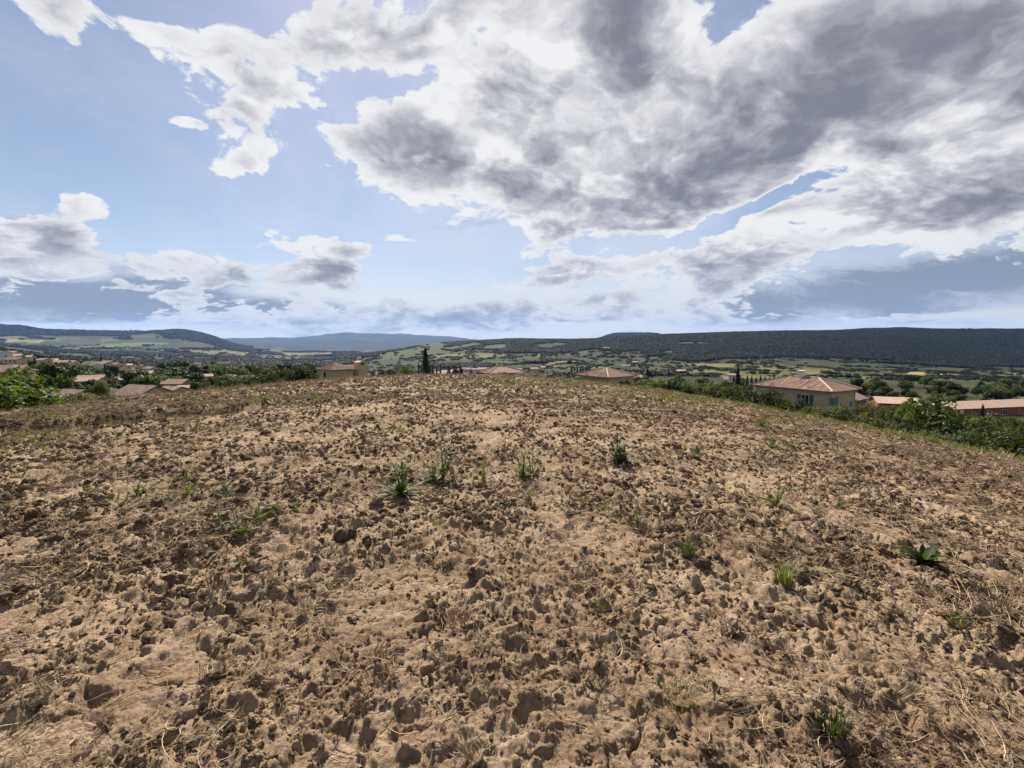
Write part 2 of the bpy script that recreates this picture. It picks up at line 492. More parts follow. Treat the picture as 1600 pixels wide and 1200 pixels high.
def mat_soil():
    m, g, b = new_mat('soil')
    p = g.n('ShaderNodeNewGeometry').outputs['Position']
    big = g.noise(p, 0.35, 4, 0.6)
    mid = g.noise(p, 3.2, 5, 0.62)
    fine = g.noise(p, 26.0, 6, 0.65)
    c = g.mix(g.smooth(mid, 0.36, 0.62), (0.50, 0.385, 0.268), (0.36, 0.255, 0.165))
    c = g.mix(g.m('MULTIPLY', g.smooth(fine, 0.46, 0.66), 0.62), c, (0.16, 0.10, 0.064))  # fine brown flecks, also painting in the shaded gaps between crumbs
    c = g.mix(g.m('MULTIPLY', g.smooth(big, 0.42, 0.68), 0.45), c, (0.53, 0.41, 0.285))
    damp = g.noise(p, 0.13, 5, 0.6)
    c = g.mix(g.m('MULTIPLY', g.smooth(damp, 0.50, 0.68), 0.45), c, (0.24, 0.16, 0.10))
    st = g.noise(g.v('MULTIPLY', p, (0.16, 0.75, 1.0)), 1.0, 6, 0.65)
    c = g.mix(g.m('MULTIPLY', g.smooth(st, 0.46, 0.64), 0.5), c, (0.20, 0.125, 0.078))
    c = g.mix(g.m('MULTIPLY', g.smooth(st, 0.46, 0.32), 0.4), c, (0.49, 0.37, 0.235))
    # thin green growth where seedlings come up
    at = g.n('ShaderNodeAttribute', attribute_name='green').outputs['Fac']
    gr = g.m('MULTIPLY', at, g.smooth(g.noise(p, 2.2, 6, 0.7), 0.42, 0.66))
    c = g.mix(g.m('MULTIPLY', gr, 0.75), c, (0.15, 0.15, 0.05))
    mo = g.n('ShaderNodeAttribute', attribute_name='moist').outputs['Fac']
    c = g.mix(g.m('MULTIPLY', mo, 0.85), c, (0.065, 0.042, 0.027))
    edge = g.n('ShaderNodeAttribute', attribute_name='grass').outputs['Fac']
    gc = g.mix(g.smooth(g.noise(p, 0.6, 6, 0.65), 0.35, 0.65), (0.075, 0.105, 0.030), (0.17, 0.165, 0.062))
    c = g.mix(edge, c, gc)
    c = g.mix(1.0, c, (0.71, 0.685, 0.65), 'MULTIPLY')
    g.put(b.inputs['Base Color'], c)
    b.inputs['Roughness'].default_value = 0.95
    b.inputs['Specular IOR Level'].default_value = 0.12
    crack = g.n('ShaderNodeTexVoronoi', feature='DISTANCE_TO_EDGE')
    wp = g.v('ADD', p, g.v('SCALE', g.v('SUBTRACT', g.noise(p, 5.0, 4, 0.6, color=True), (0.5, 0.5, 0.5)), s=0.16))
    g.put(crack.inputs['Vector'], wp)
    crack.inputs['Scale'].default_value = 3.4
    ck = g.smooth(crack.outputs['Distance'], 0.0, 0.03)
    b1 = g.n('ShaderNodeBump')
    b1.inputs['Strength'].default_value = 1.0
    b1.inputs['Distance'].default_value = 0.03
    g.put(b1.inputs['Height'], g.m('ADD', g.m('MULTIPLY', g.noise(p, 60.0, 6, 0.7), 0.5), g.m('MULTIPLY', ck, 0.25)))
    g.put(b.inputs['Normal'], b1.outputs[0])
    return m

def mat_land():
    m, g, b = new_mat('land')
    p = g.n('ShaderNodeNewGeometry').outputs['Position']
    c = g.n('ShaderNodeAttribute', attribute_name='cover').outputs['Color']
    n1 = g.noise(p, 0.02, 8, 0.65)
    n2 = g.noise(p, 0.25, 6, 0.65)
    c = g.mix(1.0, c, g.ramp(n1, [(0.25, (0.7, 0.7, 0.65)), (0.75, (1.3, 1.25, 1.25))]), 'MULTIPLY')
    c = g.mix(1.0, c, g.ramp(n2, [(0.25, (0.6, 0.62, 0.55)), (0.75, (1.35, 1.3, 1.25))]), 'MULTIPLY')
    g.put(b.inputs['Base Color'], c)
    b.inputs['Roughness'].default_value = 0.95
    b.inputs['Specular IOR Level'].default_value = 0.1
    return m

# ------------------------------------------------------------------ field
def field_edge(x, y):
    """1 on the ploughed field, 0 on the rough grass beyond its edges"""
    z = -dome(x, y)
    right = 19.5 + 0.0 * y - x                                # right-hand edge bends round the slope
    e = (2.35 + 0.25 * fbm(x / 4, y / 4, 2, 44)) - z + np.where(y > 34, (y - 34) * 0.06, 0)
    er = sstep(e, -0.05, 0.12)
    el = sstep(3.1 + 0.3 * fbm(x / 5, y / 5, 2, 45) - z + np.where(y > 34, (y - 34) * 0.06, 0), -0.1, 0.15)
    return np.where(x > 0, er, el)

def soil_relief(x, y, r):
    crust = sstep(fbm(x / 1.3, y / 1.3, 3, 21), 0.02, 0.32)            # smooth washed crust here, clods elsewhere
    rough = 1.0 - 0.72 * crust
    wx = x + 0.10 * fbm(x / 0.3, y / 0.3, 2, 31)
    wy = y + 0.10 * fbm(x / 0.3, y / 0.3, 2, 32)
    dz = 0.060 * fbm(x / 1.6, y / 1.6, 2, 2)
    dz += 0.034 * rough * (np.abs(fbm(wx / 0.36, wy / 0.36, 3, 4)) * 2 - 0.5) - 0.02
    for sc, pres, hh, sd_ in ((0.34, 0.22, 0.028, 6), (0.15, 0.36, 0.032, 7), (0.07, 0.5, 0.023, 8)):
        d, c = worley(wx / sc, wy / sc, sd_)
        rad = 0.30 + 0.28 * np.modf(c * 37.0)[0]
        body = np.sqrt(np.clip(1 - (d / rad) ** 2, 0, 1))
        dz += np.where(c < pres, 1, 0) * body * hh * rough * (0.4 + np.modf(c * 91.0)[0])
    d, c = worley(wx / 0.13, wy / 0.13, 61)                             # hollows left by hooves and rain
    dz -= np.where(c < 0.30, 1, 0) * np.sqrt(np.clip(1 - (d / 0.42) ** 2, 0, 1)) * 0.034 * (0.25 + 0.75 * rough)
    dz += 0.030 * (0.25 + 0.75 * rough) * fbm(x / 0.08, y / 0.08, 5, 12, 0.62) + 0.006 * fbm(x / 0.02, y / 0.02, 2, 13)
    cx, cy = x + 0.14 * fbm(x / 0.22, y / 0.22, 3, 51), y + 0.14 * fbm(x / 0.22, y / 0.22, 3, 52)
    d1, c1, d2 = worley(cx / 0.55, cy / 0.55, 15, two=True)
    dz -= 0.035 * (1 - sstep(d2 - d1, 0.0, 0.035)) * sstep(crust, 0.05, 0.4)
    return dz

def ring_azimuths(nf, ulim):
    front = np.arctan(np.linspace(-ulim, ulim, nf))
    rest = np.arange(front[-1] + R(2.5), 2 * math.pi + front[0] - R(1.0), R(2.5))
    return np.concatenate([front, rest])

R_JOIN = 62.0
def build_field():
    rs = [0.35]
    while rs[-1] < R_JOIN:
        r = rs[-1]
        rs.append(r + (0.05 if r < 1.0 else min(0.0012 * (r * r + 2.56), 0.20 if r < 46 else 0.8)))
    rs[-1] = R_JOIN
    rs = np.array(rs)
    th = ring_azimuths(960, 1.32)
    Rr, T = np.meshgrid(rs, th, indexing='ij')
    X, Y = Rr * np.sin(T), Rr * np.cos(T)
    Z = height(X, Y)
    e = field_edge(X, Y)
    rel = soil_relief(X, Y, Rr)
    fade = 1 - sstep(Rr, 54, R_JOIN - 0.5)
    Z = Z + rel * (0.25 + 0.75 * e) * fade
    # furrow along the left side of the field
    fx = furrow_dist(X, Y)
    Z = Z - 0.08 * np.exp(-(fx / 0.35) ** 2) + 0.20 * sstep(fx + .08 * fbm(X / .4, Y / .4, 3, 68), -.06, .16) * np.exp(-np.maximum(fx, 0) / 1.2)
    ob = grid_mesh('field', X, Y, Z, mat_soil(), closed=True)
    a = ob.data.attributes.new('grass', 'FLOAT', 'POINT')
    a.data.foreach_set('value', (1 - e).astype(np.float32).ravel())
    px, py = project(X, Y, Z)
    gz = np.zeros(X.shape)
    for (cx, cy, w, h, s) in GREEN_PATCHES:
        gz = np.maximum(gz, s * np.exp(-(((np.nan_to_num(px, nan=-999) - cx) / w) ** 2 + ((np.nan_to_num(py, nan=-999) - cy) / h) ** 2)))
    mo = np.exp(-((fx - .05) / 0.30) ** 2) * sstep(fbm(X / .8, Y / .8, 3, 66), -.35, .1)
    q = ob.data.attributes.new('moist', 'FLOAT', 'POINT')
    q.data.foreach_set('value', mo.astype(np.float32).ravel())
    b = ob.data.attributes.new('green', 'FLOAT', 'POINT')
    b.data.foreach_set('value', gz.astype(np.float32).ravel())
    ob['kind'] = 'structure'
    ob['label'] = 'dry cloddy tilled field with cracked tan soil'
    return (rs, th, X, Y, Z)

GREEN_PATCHES = [(450, 628, 70, 10, .9), (150, 660, 170, 14, .7), (600, 680, 60, 14, .5), (1050, 625, 120, 8, .5), (40, 690, 90, 16, .6), (700, 730, 120, 16, .35),
                 (330, 640, 90, 8, .7), (640, 755, 60, 14, .5), (820, 738, 40, 12, .4), (300, 785, 140, 30, .25), (1205, 700, 50, 12, .4), (830, 600, 120, 5, .5), (1250, 660, 60, 8, .5)]
_FUR = [(-400, 700), (0, 676), (70, 668), (140, 662), (230, 652), (330, 643), (400, 640)]
def furrow_dist(X, Y):
    P = [furrow_pt(*p) for p in _FUR]
    best = np.full(X.shape, -99.0)
    for (ax, ay), (bx, by) in zip(P[:-1], P[1:]):
        dx, dy = bx - ax, by - ay
        L2 = dx * dx + dy * dy
        t = np.clip(((X - ax) * dx + (Y - ay) * dy) / L2, 0, 1)
        d = np.hypot(X - ax - t * dx, Y - ay - t * dy)
        d = np.where(dx * (Y - ay) - dy * (X - ax) > 0, d, -d)
        d = np.where((t <= 0) | (t >= 1), -99.0, d)
        best = np.where(np.abs(d) < np.abs(best), d, best)
    return best
def furrow_pt(px, py):
    d = pix_dir(px, py)
    ts = np.geomspace(1, 200, 3000)
    z = CAM_Z + d.z * ts
    k = np.nonzero(z < dome(d.x * ts, d.y * ts))[0]
    t = ts[k[0]] if len(k) else 24.0
    return d.x * t, d.y * t

FIELD = build_field()

def soil_z(x, y):
    """height of the finished field surface at one point or many"""
    rs, th, X, Y, Z = FIELD
    r = np.hypot(x, y)
    t = np.mod(np.arctan2(x, y) - th[0], 2 * math.pi) + th[0]
    i = np.clip(np.searchsorted(rs, r) - 1, 0, len(rs) - 2)
    j = np.clip(np.searchsorted(th, t) - 1, 0, len(th) - 2)
    fr, ft = np.clip((r - rs[i]) / (rs[i + 1] - rs[i]), 0, 1), np.clip((t - th[j]) / (th[j + 1] - th[j]), 0, 1)
    return (Z[i, j] * (1 - ft) + Z[i, j + 1] * ft) * (1 - fr) + (Z[i + 1, j] * (1 - ft) + Z[i + 1, j + 1] * ft) * fr

# ------------------------------------------------------------------ land beyond the field
C_MEADOW, C_VINE, C_PALE, C_STRAW, C_WOOD, C_ROUGH, C_TOWN = (.032, .035, .015), (.034, .043, .015), (.100, .100, .040), (.20, .165, .095), (.008, .010, .0055), (.036, .038, .018), (.075, .07, .052)  # wood tone kept very dark in place of cloud shadow
# fields and woods of the valley, as outlines in the photograph
COVER_AREAS = [
    ('wood', [(690, 527), (1600, 505), (1700, 505), (1700, 578), (1480, 570), (1320, 560), (1220, 558), (1130, 562), (1080, 566), (1010, 558), (1000, 545), (880, 552), (690, 545)]),
    ('wood', [(0, 500), (380, 500), (400, 560), (300, 530), (200, 526), (0, 524)]),
    ('wood', [(-60, 533), (0, 537), (30, 545), (130, 552), (150, 553), (230, 572), (205, 572), (130, 556), (0, 548)]),
    ('vine', [(560, 570), (600, 553), (680, 536), (700, 537), (690, 550), (640, 560), (690, 574), (640, 576)]),
    ('vine', [(755, 540), (800, 536), (790, 547), (752, 547)]), ('vine', [(700, 550), (760, 538), (740, 535), (690, 544)]),
    ('vine', [(820, 540), (870, 535), (900, 538), (850, 546)]), ('pale', [(835, 556), (850, 552), (845, 562)]),
    ('vine', [(740, 568), (760, 560), (790, 556), (830, 560), (850, 565), (800, 570)]),
    ('vine', [(895, 550), (935, 545), (950, 556), (905, 556)]), ('vine', [(910, 563), (945, 556), (950, 571), (915, 571)]),
    ('pale', [(860, 571), (950, 573), (950, 576), (855, 576)]),
    ('vine', [(965, 574), (1010, 572), (1060, 577), (1035, 583), (960, 580)]),
    ('pale', [(1035, 583), (1090, 577), (1155, 580), (1150, 587), (1080, 588)]),
    ('vine', [(985, 587), (1080, 588), (1160, 590), (1080, 598), (990, 594)]),
    ('vine', [(1050, 536), (1090, 533), (1115, 536), (1100, 539), (1060, 539)]), ('vine', [(1022, 550), (1050, 547), (1055, 553), (1030, 554)]),
    ('vine', [(985, 566), (1012, 562), (1018, 566), (990, 571)]), ('rough', [(1010, 558), (1045, 555), (1040, 560), (1015, 563)]),
    ('vine', [(1130, 565), (1205, 561), (1330, 573), (1310, 579), (1210, 571)]),
    ('pale', [(1170, 580), (1195, 568), (1310, 577), (1290, 586), (1170, 578)]),
    ('pale', [(1120, 580), (1290, 580), (1280, 592), (1130, 590)]),
    ('vine', [(1370, 570), (1420, 569), (1530, 578), (1510, 580), (1420, 578)]),
    ('straw', [(1390, 580), (1440, 581), (1560, 590), (1520, 592), (1430, 587)]), ('straw', [(1550, 582), (1600, 583), (1600, 586), (1560, 586)]),
    ('pale', [(1515, 606), (1600, 607), (1660, 626), (1560, 622)]), ('vine', [(1490, 595), (1600, 600), (1600, 605), (1500, 602)]),
    ('vine', [(0, 540), (60, 547), (140, 553), (160, 561), (130, 562), (60, 558), (0, 548)]), ('pale', [(70, 545), (180, 537), (260, 538), (180, 543), (120, 547)]),
    ('vine', [(90, 530), (140, 527), (150, 536), (100, 537)]), ('straw', [(8, 530), (70, 532), (60, 536), (10, 534)]),
    ('vine', [(160, 533), (250, 529), (300, 533), (200, 540)]), ('pale', [(265, 546), (330, 547), (395, 551), (390, 555), (300, 552)]),
    ('vine', [(200, 524), (240, 521), (260, 527), (205, 530)]), ('pale', [(190, 536), (265, 535), (260, 539), (190, 540)]),
    ('town', [(180, 575), (260, 562), (420, 562), (450, 575), (330, 590), (200, 600)]),
    ('pale', [(440, 552), (520, 551), (520, 556), (445, 556)]),
]
_COLS = {'vine': C_VINE, 'pale': C_PALE, 'straw': C_STRAW, 'wood': C_WOOD, 'rough': C_ROUGH, 'town': C_TOWN}
def inside(px, py, poly):
    c = np.zeros(px.shape, bool)
    n = len(poly)
    for i in range(n):
        x1, y1 = poly[i]
        x2, y2 = poly[(i + 1) % n]
        if y1 == y2:
            continue
        c ^= ((y1 > py) != (y2 > py)) & (px < (x2 - x1) * (py - y1) / (y2 - y1) + x1)
    return c

def cover_at(X, Y, Z):
    """land cover class of points of the land: index into the list of names below"""
    px, py = project(X, Y, Z)
    jx = 5 * fbm(X / 90, Y / 90, 3, 71) * np.clip(1500 / np.maximum(Y, 300), .3, 2)
    px, py = np.nan_to_num(px, nan=-9e3) + jx, np.nan_to_num(py, nan=-9e3) + 0.15 * jx
    kind = np.zeros(X.shape, int)
    r = np.hypot(X, Y)
    # parcels elsewhere
    _, c = worley(X / 170 + 0.3 * fbm(X / 300, Y / 300, 2, 77), Y / 130, 70)
    kind = np.where(c < .45, 0, np.where(c < .70, 1, np.where(c < .78, 2, 3)))
    kind = np.where(r < 330, 0, kind)
    kind = np.where(r > 7500, 3, kind)
    kind = np.where((kind == 3) & (r < 1300) & (px > 900), 0, kind)
    names = ['meadow', 'vine', 'pale', 'wood', 'straw', 'rough', 'town']
    for nm, poly in COVER_AREAS:
        k = inside(px, py, poly) & (r > 330)
        kind = np.where(k, names.index(nm), kind)
    return kind
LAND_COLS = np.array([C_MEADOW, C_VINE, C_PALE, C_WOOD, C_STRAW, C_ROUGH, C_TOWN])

def parcel(X, Y):
    far = np.clip(np.hypot(X, Y) / 1500, 1, 3)
    return worley(X / (95 * far) + 0.4 * fbm(X / 260, Y / 260, 2, 79), Y / (70 * far), 78)[1]

def build_land():
    th = FIELD[1]
    keep = np.unique(np.concatenate([np.arange(0, 960, 1), np.arange(960, len(th))]))
    th = th[keep]
    rs = np.concatenate([[R_JOIN], np.geomspace(R_JOIN + 0.6, 14800, 300)])
    Rr, T = np.meshgrid(rs, th, indexing='ij')
    X, Y = Rr * np.sin(T), Rr * np.cos(T)
    Z = height(X, Y)
    Z[0, :] = FIELD[4][-1, :]
    ob = grid_mesh('terrain', X, Y, Z, mat_land(), closed=True)
    k = cover_at(X, Y, Z)
    c1 = parcel(X, Y)
    tint = (0.55 + 0.85 * c1)[..., None] * (1 + (np.modf(c1 * 53)[0] - .5)[..., None] * np.array([.35, .05, -.1]))
    cols = np.concatenate([LAND_COLS[k] * tint, np.ones(k.shape + (1,))], -1).astype(np.float32)
    a = ob.data.attributes.new('cover', 'FLOAT_COLOR', 'POINT')
    a.data.foreach_set('color', cols.ravel())
    ob['kind'] = 'structure'
    ob['label'] = 'valley and hills with vineyards, meadows and woods'
build_land()
# ------------------------------------------------------------------ plants: prototypes
def mat_leaf(name, col, col2, trans=0.35, vary=0.5, scale=1.2):
    m, g, b = new_mat(name)
    p = g.n('ShaderNodeTexCoord').outputs['Object']
    oi = g.n('ShaderNodeObjectInfo').outputs['Random']
    c = g.mix(g.smooth(g.noise(p, scale, 3, 0.6), 0.35, 0.65), col, col2)
    hs = g.n('ShaderNodeHueSaturation')
    g.put(hs.inputs['Hue'], g.m('ADD', 0.5, g.m('MULTIPLY', g.m('SUBTRACT', oi, 0.5), 0.05 * vary)))
    g.put(hs.inputs['Value'], g.m('ADD', 1.0, g.m('MULTIPLY', g.m('SUBTRACT', g.m('FRACT', g.m('MULTIPLY', oi, 11.7)), 0.5), vary)))
    g.put(hs.inputs['Color'], c)
    c = hs.outputs[0]
    g.put(b.inputs['Base Color'], c)
    b.inputs['Roughness'].default_value = 0.6
    b.inputs['Specular IOR Level'].default_value = 0.2
    tr = g.n('ShaderNodeBsdfTranslucent')
    g.put(tr.inputs[0], g.mix(1.0, c, (1.25, 1.35, 0.55), 'MULTIPLY'))
    mx = g.n('ShaderNodeMixShader')
    mx.inputs[0].default_value = trans
    out = next(n for n in g.t.nodes if n.type == 'OUTPUT_MATERIAL')
    g.t.links.new(b.outputs[0], mx.inputs[1])
    g.t.links.new(tr.outputs[0], mx.inputs[2])
    g.t.links.new(mx.outputs[0], out.inputs[0])
    return m

M = {}
M['leaf_dark'] = mat_leaf('leaf_dark', (0.0222, 0.0313, 0.0104), (0.0407, 0.0522, 0.0163), .25)
M['leaf_mid'] = mat_leaf('leaf_mid', (0.0497, 0.0678, 0.0181), (0.0914, 0.1130, 0.0308), .35)
M['leaf_bright'] = mat_leaf('leaf_bright', (0.0629, 0.0904, 0.0163), (0.1036, 0.1322, 0.0296), .42, .3)
M['leaf_olive'] = mat_leaf('leaf_olive', (0.0677, 0.0721, 0.0307), (0.1202, 0.1175, 0.0529), .3)
M['cypress'] = mat_leaf('leaf_cypress', (.020, .030, .011), (.038, .050, .018), .15, .3)
M['broom'] = mat_leaf('leaf_broom', (0.0555, 0.0661, 0.0148), (0.0962, 0.0974, 0.0222), .3)
M['flower'] = mat_plain('broom_flower', (.62, .40, .02), (.45, .30, .02), 2.0)
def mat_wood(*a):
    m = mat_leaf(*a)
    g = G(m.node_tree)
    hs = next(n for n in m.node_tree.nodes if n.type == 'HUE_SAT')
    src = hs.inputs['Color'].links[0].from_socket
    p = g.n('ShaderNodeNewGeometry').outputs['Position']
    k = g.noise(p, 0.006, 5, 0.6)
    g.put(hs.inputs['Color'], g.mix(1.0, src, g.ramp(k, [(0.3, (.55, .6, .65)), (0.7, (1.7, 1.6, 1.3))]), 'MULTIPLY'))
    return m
M['wood_far'] = mat_wood('leaf_wood', (.010, .013, .006), (.018, .021, .009), .2, .35)  # foliage colour lowered to stand in for cloud shade on the hills
M['bark'] = mat_plain('bark', (.11, .08, .055), (.06, .045, .03), 6.0, .95, .4)
M['weed'] = mat_leaf('weed_leaf', (.055, .078, .018), (.105, .125, .036), .4, .6, 6.0)
M['weed_dark'] = mat_leaf('weed_dark_leaf', (.030, .050, .014), (.060, .082, .024), .35, .3, 6.0)
M['weed_pale'] = mat_leaf('weed_pale_leaf', (.11, .13, .035), (.19, .19, .06), .35, .4, 6.0)
M['weed_red'] = mat_plain('red_stem', (.20, .07, .04), (.13, .05, .03), 8.0)
M['grass'] = mat_leaf('grass_blade', (.10, .115, .030), (.19, .18, .065), .35, .7, 3.0)
M['straw'] = mat_plain('dry_straw', (.46, .36, .24), (.28, .20, .125), 14.0, .9, 0, .2, .8)
M['root'] = mat_plain('dry_root', (.22, .145, .085), (.12, .08, .05), 14.0, .95, 0, .2, .8)

def leaf_quads(cent, nrm, size, rng, aspect=0.55, bend=0.0):
    """one four-cornered leaf for each centre"""
    n = len(cent)
    a = rng.normal(size=(n, 3))
    u = np.cross(nrm, a)
    u /= np.linalg.norm(u, axis=1, keepdims=True) + 1e-9
    v = np.cross(nrm, u)
    s = size[:, None]
    V = np.stack([cent - u * s, cent + v * s * aspect - nrm * s * bend, cent + u * s, cent - v * s * aspect - nrm * s * bend], 1).reshape(-1, 3)
    F = np.arange(4 * n).reshape(n, 4)
    return V, F

def tube(path, radii, sides=5):
    path = np.asarray(path, float)
    V, F = [], []
    k = len(path)
    for i in range(k):
        t = path[min(i + 1, k - 1)] - path[max(i - 1, 0)]
        t = t / (np.linalg.norm(t) + 1e-9)
        a = np.cross(t, (0.31, 0.87, 0.38))
        a /= np.linalg.norm(a) + 1e-9
        b = np.cross(t, a)
        for s in range(sides):
            an = 2 * math.pi * s / sides
            V.append(path[i] + radii[i] * (math.cos(an) * a + math.sin(an) * b))
    for i in range(k - 1):
        for s in range(sides):
            F.append([i * sides + s, i * sides + (s + 1) % sides, (i + 1) * sides + (s + 1) % sides, (i + 1) * sides + s])
    return np.array(V), F

def join(parts):
    V, F, o = [], [], 0
    for v, f in parts:
        V.append(np.asarray(v))
        F += [[i + o for i in q] for q in (f.tolist() if isinstance(f, np.ndarray) else f)]
        o += len(v)
    return np.concatenate(V), F

def make_mesh(name, V, F, mats, idx=None, smooth=False):
    me = bpy.data.meshes.new(name)
    me.from_pydata(V.tolist(), [], F if isinstance(F, list) else F.tolist())
    for m in (mats if isinstance(mats, (list, tuple)) else [mats]):
        me.materials.append(m)
    if idx is not None:
        me.polygons.foreach_set('material_index', idx)
    if smooth:
        me.polygons.foreach_set('use_smooth', [True] * len(F))
    me.update()
    return me

def crown_mesh(name, seed, mat, n_leaf=1100, leaf=0.075, shape='round', lobes=9):
    """crown one unit tall and about one wide, standing on z = 0: leaves spread over uneven lobes"""
    rng = np.random.default_rng(seed)
    cs = []
    for i in range(lobes):
        if shape == 'round':
            an, el = rng.uniform(0, 6.283), rng.uniform(-0.35, 1.0)
            rr = 0.27 * math.sqrt(rng.uniform(.15, 1))
            c = (rr * math.cos(an), rr * math.sin(an), 0.52 + 0.26 * el)
            rad = rng.uniform(.15, .26)
        elif shape == 'bush':
            an = rng.uniform(0, 6.283)
            rr = 0.40 * math.sqrt(rng.uniform(.05, 1))
            c = (rr * math.cos(an), rr * math.sin(an), rng.uniform(.18, .72) * (1.1 - rr))
            rad = rng.uniform(.16, .30)
        elif shape == 'flat':
            an = rng.uniform(0, 6.283)
            rr = 0.42 * math.sqrt(rng.uniform(.05, 1))
            c = (rr * math.cos(an), rr * math.sin(an), rng.uniform(.62, .84))
            rad = rng.uniform(.12, .2)
        else:                                                  # cone of a pine
            h = (i + .5) / lobes
            an = rng.uniform(0, 6.283)
            rr = 0.30 * (1.05 - h)
            c = (rr * math.cos(an), rr * math.sin(an), 0.16 + 0.78 * h)
            rad = 0.10 + 0.16 * (1 - h)
        cs.append((*c, rad))
    cs = np.array(cs)
    wts = cs[:, 3] ** 2
    k = rng.choice(len(cs), n_leaf, p=wts / wts.sum())
    d = rng.normal(size=(n_leaf, 3))
    d /= np.linalg.norm(d, axis=1, keepdims=True)
    rr = cs[k, 3] * rng.uniform(.55, 1.12, n_leaf)
    flat = np.array([1, 1, .78])
    P = cs[k, :3] + d * rr[:, None] * flat
    P[:, 2] = np.abs(P[:, 2])
    nrm = d + rng.normal(scale=.55, size=d.shape)
    nrm /= np.linalg.norm(nrm, axis=1, keepdims=True)
    P[:, :2] *= .47 / np.percentile(np.abs(P[:, :2]), 98.5)
    P[:, 2] *= .97 / np.percentile(P[:, 2], 99)
    V, F = leaf_quads(P, nrm, leaf * rng.uniform(.6, 1.3, n_leaf), rng, .6, .25)
    return make_mesh(name, V, F, mat)

def cypress_mesh(name, seed, n_leaf=1300):
    rng = np.random.default_rng(seed)
    h = rng.uniform(0, 1, n_leaf) ** 0.85
    rad = 0.095 * np.clip(np.minimum((h + .03) / .14, 1) * (1 - h) ** 0.55 * 1.12, 0, 1)
    an = rng.uniform(0, 6.283, n_leaf)
    rad = rad * (0.86 + .16 * np.sin(an * 3 + h * 17) + rng.normal(scale=.10, size=n_leaf))
    P = np.stack([rad * np.cos(an), rad * np.sin(an), .03 + .97 * h], 1)
    nrm = np.stack([np.cos(an), np.sin(an), np.full(n_leaf, .15)], 1) + rng.normal(scale=.35, size=(n_leaf, 3))
    nrm /= np.linalg.norm(nrm, axis=1, keepdims=True)
    s = .022 * rng.uniform(.6, 1.4, n_leaf)
    u = np.tile([0, 0, 1.0], (n_leaf, 1)) + rng.normal(scale=.2, size=(n_leaf, 3))
    u -= nrm * (u * nrm).sum(1)[:, None]
    u /= np.linalg.norm(u, axis=1, keepdims=True)
    v = np.cross(nrm, u)
    V = np.stack([P - u * s[:, None], P + v * s[:, None] * .5, P + u * s[:, None] * 1.6, P - v * s[:, None] * .5], 1).reshape(-1, 3)
    return make_mesh(name, V, np.arange(4 * n_leaf).reshape(-1, 4), M['cypress'])

def trunk_mesh(name, seed, tall=0.55, r0=.03, limbs=4):
    rng = np.random.default_rng(seed)
    parts = []
    bend = rng.normal(scale=.03, size=2)
    path = [(bend[0] * t * t, bend[1] * t * t, tall * t - .04 * (t == 0)) for t in np.linspace(0, 1, 5)]
    parts.append(tube(path, [r0 * (1.25 - .75 * t) for t in np.linspace(0, 1, 5)]))
    for i in range(limbs):
        an = i * 6.283 / limbs + rng.uniform(-.5, .5)
        h = tall * rng.uniform(.5, .95)
        b = np.array([bend[0] * .5, bend[1] * .5, h])
        e = b + np.array([math.cos(an) * .25, math.sin(an) * .25, .22])
        m = (b + e) / 2 + np.array([0, 0, .03])
        parts.append(tube([b, m, e], [r0 * .55, r0 * .4, r0 * .15], 4))
    V, F = join(parts)
    return make_mesh(name, V, F, M['bark'], smooth=True)

CROWN, TRUNK = {}, {}
for kind, mat, shape, nl, lf, nlobe in (('dark', 'leaf_dark', 'round', 1300, .062, 11), ('mid', 'leaf_mid', 'round', 1300, .062, 10), ('bright', 'leaf_bright', 'round', 1200, .060, 9),
                                 ('olive', 'leaf_olive', 'round', 1200, .055, 9), ('pine', 'leaf_dark', 'cone', 1300, .055, 11), ('flatpine', 'leaf_dark', 'flat', 1100, .055, 10),
                                 ('bush_dark', 'leaf_dark', 'bush', 2600, .040, 13), ('bush_mid', 'leaf_mid', 'bush', 2600, .040, 13), ('bush_olive', 'leaf_olive', 'bush', 2600, .036, 13),
                                 ('bush_bright', 'leaf_bright', 'bush', 2600, .050, 12), ('broom', 'broom', 'bush', 2000, .036, 10)):
    CROWN[kind] = [crown_mesh('crown_' + kind, 100 * len(CROWN) + s, M[mat], nl, lf, shape, nlobe) for s in range(3)]
CROWN['cypress'] = [cypress_mesh('crown_cypress', 900 + s) for s in range(2)]
for s in range(3):
    TRUNK[s] = trunk_mesh('trunk', 950 + s)
STEM = [trunk_mesh('stem', 970 + s, .35, .022, 5) for s in range(2)]

_rng = random.Random(5)
def tree(name, kind, loc, h, wide=1.0, label=None, cat='tree', group=None, bush=False):
    """a tree or bush as a thing: trunk and crown"""
    root = empty(name, loc, _rng.uniform(0, 6.28))
    c = link(bpy.data.objects.new('crown', _rng.choice(CROWN[kind])), root)
    c.scale = (h * wide, h * wide, h)
    tm = _rng.choice(STEM) if bush else TRUNK[_rng.randrange(3)]
    t = link(bpy.data.objects.new('stem' if bush else 'trunk', tm), root)
    t.scale = (h * min(wide, 1.0), h * min(wide, 1.0), h)
    tag(root, label.replace('KIND', LOOK.get(kind, 'green')) if label else None, cat, group)
    return root
LOOK = {'dark': 'dark round', 'mid': 'mid-green round', 'bright': 'light green round', 'olive': 'grey-green loose', 'pine': 'dark conical', 'flatpine': 'dark flat-topped',
        'bush_dark': 'dark green', 'bush_mid': 'mid-green', 'bush_olive': 'olive-green'}

